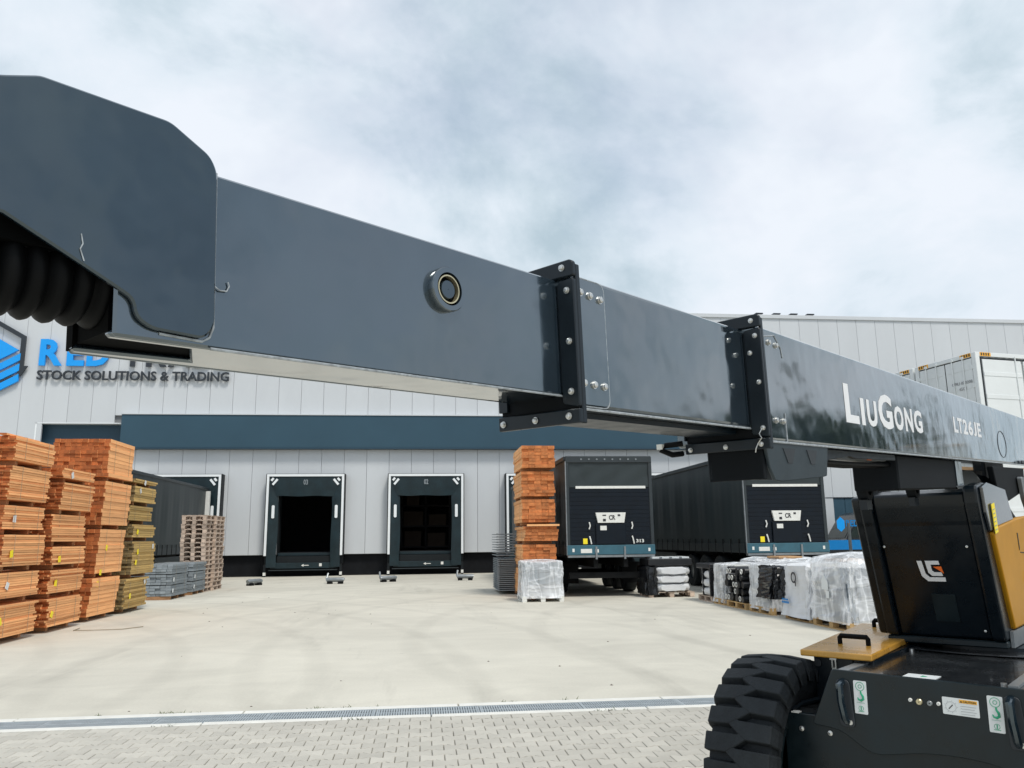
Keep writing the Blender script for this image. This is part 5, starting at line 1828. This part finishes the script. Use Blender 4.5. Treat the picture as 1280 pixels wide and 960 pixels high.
st_.build('sticker_print', 'print_grey', yco)

# ---- turntable ring, deck and chassis
CB().cyl((5.35, 1.0, 1.004), (5.35, 1.0, 1.012), .72, 40).build('slew_guard', 'deck_paint', bl, bevel=.004)
CB().cyl((5.35, 1.0, 1.012), (5.35, 1.0, 1.03), .56, 40).build('slew_ring', 'black_paint', bl)
CB().box(3.762, 6.9, .62, 1.385, .93, 1.0).build('chassis_deck', 'deck_paint', bl, bevel=.004)
ch_ = CB()
ch_.box(3.763, 6.9, .62, 1.38, .45, .928)
cho = ch_.build('chassis_frame', 'chassis_paint', bl)
fpl = rounded([(1.376, 1.014), (.60, 1.004), (.40, 1.0), (.30, .80), (.34, .70), (.62, .655), (.76, .712), (.90, .722), (1.02, .716), (1.231, .677), (1.36, .762), (1.482, .772)], [.012, 0, .02, .02, .02, .05, .1, .1, .1, .05, .04, .02])
fp = CB().prism(fpl, 3.742, 3.760, 'x')
fpo = fp.build('front_plate', 'chassis_paint', bl, bevel=.003)
CB().prism([(1.62, .802), (1.40, .808), (.30, .80), (.30, .33), (1.62, .33)], 3.764, 3.80, 'x').build('bumper_plate', 'chassis_paint', bl, bevel=.004)
CB().box(3.80, 4.15, 1.42, 1.62, .42, .80).build('axle_box', 'deck_paint', bl, bevel=.01)
CB().tube([(3.81, 1.60, .80), (3.92, 1.60, .815), (4.1, 1.56, .82)], .012, 6).build('axle_pipe', 'black_paint', bl, smooth=True)
CB().box(3.765, 3.80, 1.55, 1.585, .803, .808).build('axle_label', 'plate_white', bl)
CB().box(3.90, 4.5, .3, 1.62, .38, .62).build('axle_beam', 'black_paint', bl)
for (y_, z_) in ((1.539, .74), (1.411, .738)):
    CB().lathe([(.011, -.006), (.011, .004), (.001, .004), (.001, -.008)], (3.763, y_, z_), (1, 0, 0), 12).build('screw', 'bolt_steel', bl)
# tie-down loops cut in the plate
for (y_, s_) in ((1.335, 1), (.692, -1)):
    CB().prism(rounded([(y_ - .032, .975), (y_ + .026, .975), (y_ + .018, .78), (y_ - .045, .78)], .02), 3.734, 3.7415, 'x').build('lifting_slot', 'gasket', fpo, bevel=.002)
    CB().tube([(3.738, y_ - .002, .965), (3.70, y_ - .002, .955), (3.695, y_ - .006, .89), (3.715, y_ - .010, .82), (3.738, y_ - .012, .80)], .016, 8).build('lifting_loop', 'plate_paint', fpo, smooth=True)
    CB().cyl((3.73, y_ - .026, .80), (3.742, y_ - .026, .80), .010, 10).build('screw', 'bolt_steel', fpo)


def plate_face(y, z):
    """drawing plane on the front plate: local x to the viewer's right, y up"""
    return CHM @ Matrix.Translation((3.7415, y, z)) @ Matrix(((0, 0, -1, 0), (-1, 0, 0, 0), (0, 1, 0, 0), (0, 0, 0, 1)))


for (y_, z_) in ((1.260, .908), (.748, .902)):
    Mx = plate_face(y_, z_) @ Matrix.Rotation(R(-1), 4, 'Z')
    so = MB(Mx).prism(rounded([(-.027, -.068), (.027, -.068), (.027, .068), (-.027, .068)], .005), 0, .0015, 'z').build('hook_sticker', 'sticker_white', fpo)
    g_ = MB(Mx)
    g_.lathe([(.0165, .0016), (.0185, .0016), (.0185, .0024), (.0165, .0024)], (0, .045, 0), (0, 0, 1), 24)
    g_.lathe([(.006, .0016), (.008, .0016), (.008, .0024), (.006, .0024)], (0, .045, 0), (0, 0, 1), 16)
    g_.tube([(.002, .026, .002), (.003, .016, .002), (.010, .006, .002), (.011, -.006, .002), (.002, -.013, .002), (-.008, -.010, .002), (-.012, -.002, .002)], [.003, .0035, .005, .0055, .005, .0035, .002], 6)
    g_.box(-.016, .016, -.0225, -.0215, .0016, .0024)
    g_.lathe([(.009, .0016), (.0105, .0016), (.0105, .0024), (.009, .0024)], (0, -.045, 0), (0, 0, 1), 18)
    g_.box(-.012, .012, -.0585, -.0565, .0016, .0024).box(-.002, .002, -.052, -.038, .0016, .0024)
    g_.build('sticker_print', 'sticker_green', so)
Mx = plate_face(.871, .914) @ Matrix.Rotation(R(-1), 4, 'Z')
so = MB(Mx).prism(rounded([(-.066, -.033), (.066, -.033), (.066, .033), (-.066, .033)], .004), 0, .0015, 'z').build('caution_sticker', 'sticker_white', fpo)
MB(Mx).box(-.004, .060, .016, .029, .0016, .0022).build('caution_band', 'sticker_amber', so)
g_ = MB(Mx)
text_shape('CAUTION', .010, .0185, .046, .008, .0006, Mx @ Matrix.Translation((0, 0, .0023)), MB(), 0, .02)
g2 = MB()
text_shape('CAUTION', .010, .0185, .046, .008, .0006, Mx @ Matrix.Translation((0, 0, .0023)), g2, 0, .02)
g2.add([Mx @ Vector(p_) for p_ in ((-.001, .018, .0024), (.008, .018, .0024), (.0035, .027, .0024))], [(0, 1, 2)])
g2.build('caution_lettering', 'print_black', so)
g_.lathe([(.0185, .0016), (.0195, .0016), (.0195, .0022), (.0185, .0022)], (-.035, -.002, 0), (0, 0, 1), 24)
for k in range(9):
    a_ = R(k * 40)
    g_.box(-.035 + .023 * math.cos(a_) - .001, -.035 + .023 * math.cos(a_) + .001, -.002 + .023 * math.sin(a_) - .001, -.002 + .023 * math.sin(a_) + .001, .0016, .0022)
for k in range(4):
    g_.box(.0, .056 - .006 * (k % 2), .004 - k * .010, .0055 - k * .010, .0016, .0022)
g_.build('caution_print', 'print_grey', so)
MB(Mx @ Matrix.Translation((-.035, -.002, 0)) @ Matrix.Rotation(R(48), 4, 'Z')).box(-.012, .010, -.0018, .0018, .0016, .0026).build('gauge_needle', 'print_black', so)
for (y_, z_, r_, m_) in ((1.058, .921, .0075, 'plate_white'), (1.024, .917, .0125, 'brass'), (.984, .916, .0105, 'grey_metal'), (.951, .918, .0075, 'plate_white')):
    CB().lathe([(r_, -.007), (r_ * .8, -.010), (r_ * .3, -.010), (r_ * .3, -.004), (.0005, -.004), (.0005, .001), (r_, .001)], (3.742, y_, z_), (1, 0, 0), 16).build('socket', m_, fpo, smooth=False)
# label lying on the deck behind the plate
CB().box(3.80, 3.90, .97, 1.10, 1.0005, 1.0025).build('deck_label', 'sticker_white', bl)
CB().prism([(3.83, 1.035), (3.87, 1.035), (3.85, 1.01)], 1.0026, 1.0032, 'z').build('deck_mark', 'sticker_green', bl)
CB().box(3.765, 6.0, .665, .70, 1.0008, 1.012).build('deck_rib', 'grey_metal', bl)
CB().box(3.765, 5.0, 1.325, 1.372, 1.0008, 1.006).build('deck_rib', 'grey_metal', bl)
for (x_, y_) in ((3.80, .72), (4.62, 1.34), (4.63, 1.28), (4.5, .72)):
    CB().cyl((x_, y_, 1.0), (x_, y_, 1.014), .012, 8).build('deck_bolt', 'bolt_steel', bl)

# ---- yellow battery lid with handles
yb = CB()
yb.prism([(4.02, 1.287), (5.40, 1.38), (5.40, 1.775), (4.02, 1.625)], 1.02, 1.05, 'z')
ybo = yb.build('battery_lid', 'yellow_skylit', bl, bevel=.006, seg=2)
bbx = CB()
bbx.prism([(4.085, 1.019), (5.24, 1.019), (5.24, .55), (4.085, .55)], 1.395, 1.585, 'y')
bbx.prism([(4.0849, 1.0185), (5.2, 1.0185), (5.2, .96), (4.0849, .96)], 1.30, 1.394, 'y')
bbo = bbx.build('battery_box', 'black_paint', bl, bevel=.004)
for x_, dy_ in ((4.34, 0.0), (5.22, .10)):
    CB().tube([(x_, 1.40 + dy_, 1.05), (x_, 1.40 + dy_, 1.082), (x_, 1.405 + dy_, 1.09), (x_, 1.535 + dy_, 1.09), (x_, 1.54 + dy_, 1.082), (x_, 1.54 + dy_, 1.05)], .0125, 8).build('lid_handle', 'hose_rubber', ybo, smooth=True)
lm = CB()
lm.box(4.05, 4.0595, 1.475, 1.497, 1.03, 1.044)
lm.box(4.07, 4.0845, 1.470, 1.502, 1.005, 1.018)
lm.box(4.076, 4.0845, 1.474, 1.480, .965, 1.006)
lm.box(4.076, 4.0845, 1.490, 1.496, .965, 1.006)
lm.cyl((4.07, 1.485, .962), (4.085, 1.485, .962), .009, 10)
lm.build('lid_latch', 'bolt_steel', bbo)
for y_ in (1.36, 1.565):
    CB().cyl((4.078, y_, .985), (4.0855, y_, .985), .018, 12).build('box_hole', 'gasket', bbo)

# ---- wheels with chunky treads
WR = .50
tyre_prof = [(.30, -.125), (.36, -.148), (.42, -.155), (.447, -.145), (.455, -.10), (.457, 0), (.455, .10), (.447, .145), (.42, .155), (.36, .148), (.30, .125)]
ty_me = MB().lathe(tyre_prof, (0, 0, 0), (0, 1, 0), 56).mesh('tyre', 'rubber', smooth=True)
rim_me = MB().lathe([(.299, -.12), (.305, -.128), (.285, -.128), (.26, -.06), (.10, -.04), (.02, -.04), (.02, .04), (.10, .04), (.26, .06), (.285, .128), (.305, .128), (.299, .12)], (0, 0, 0), (0, 1, 0), 36).mesh('rim', 'chassis_paint', smooth=True)
NL = 26


def lug_mesh(s_):
    """one tread bar: a wide block from the shoulder running past the middle, with a kinked tail"""
    mb = MB()
    wa = 2 * math.pi / NL
    path = [(.168, -.02, .440), (.152, 0.0, .490), (.045, 0.0, WR + .002), (.005, .10, WR + .002), (-.045, .32, WR)]
    hw_ = .36 * wa
    vs = []
    for (y, k, r) in path:
        c = k * wa
        tp = 1.0 if y > .02 else (.70 if y > 0 else .42)
        for (rr, dw) in ((r, .9 * tp), (r - .05, 1.06 * tp)):
            for sg in (-1, 1):
                t_ = c + sg * hw_ * dw
                vs.append((rr * math.sin(t_), s_ * y, rr * math.cos(t_)))
    n = len(path)
    fs = []
    for i in range(n - 1):
        a, b = i * 4, (i + 1) * 4
        fs += [(a, a + 1, b + 1, b), (a + 1, a + 3, b + 3, b + 1), (a + 2, a, b, b + 2), (a + 3, a + 2, b + 2, b + 3)]
    fs += [(0, 2, 3, 1), ((n - 1) * 4, (n - 1) * 4 + 1, (n - 1) * 4 + 3, (n - 1) * 4 + 2)]
    return mb.add(vs, fs).mesh('tread_bar', 'rubber', bevel=.0035)


lug_a, lug_b = lug_mesh(1), lug_mesh(-1)
for wi, (x_, y_) in enumerate(((3.955, 1.735), (3.955, .245), (6.45, 1.735), (6.45, .245))):
    wo = link('wheel', ty_me, bl, (x_ - 5.0, y_ - 1.0, WR + .02))
    link('rim', rim_me, wo)
    for k in range(NL):
        a_ = 2 * math.pi * k / NL
        link('tread_bar', lug_a, wo, (0, 0, 0), (0, a_, 0))
        link('tread_bar', lug_b, wo, (0, 0, 0), (0, a_ + math.pi / NL, 0))
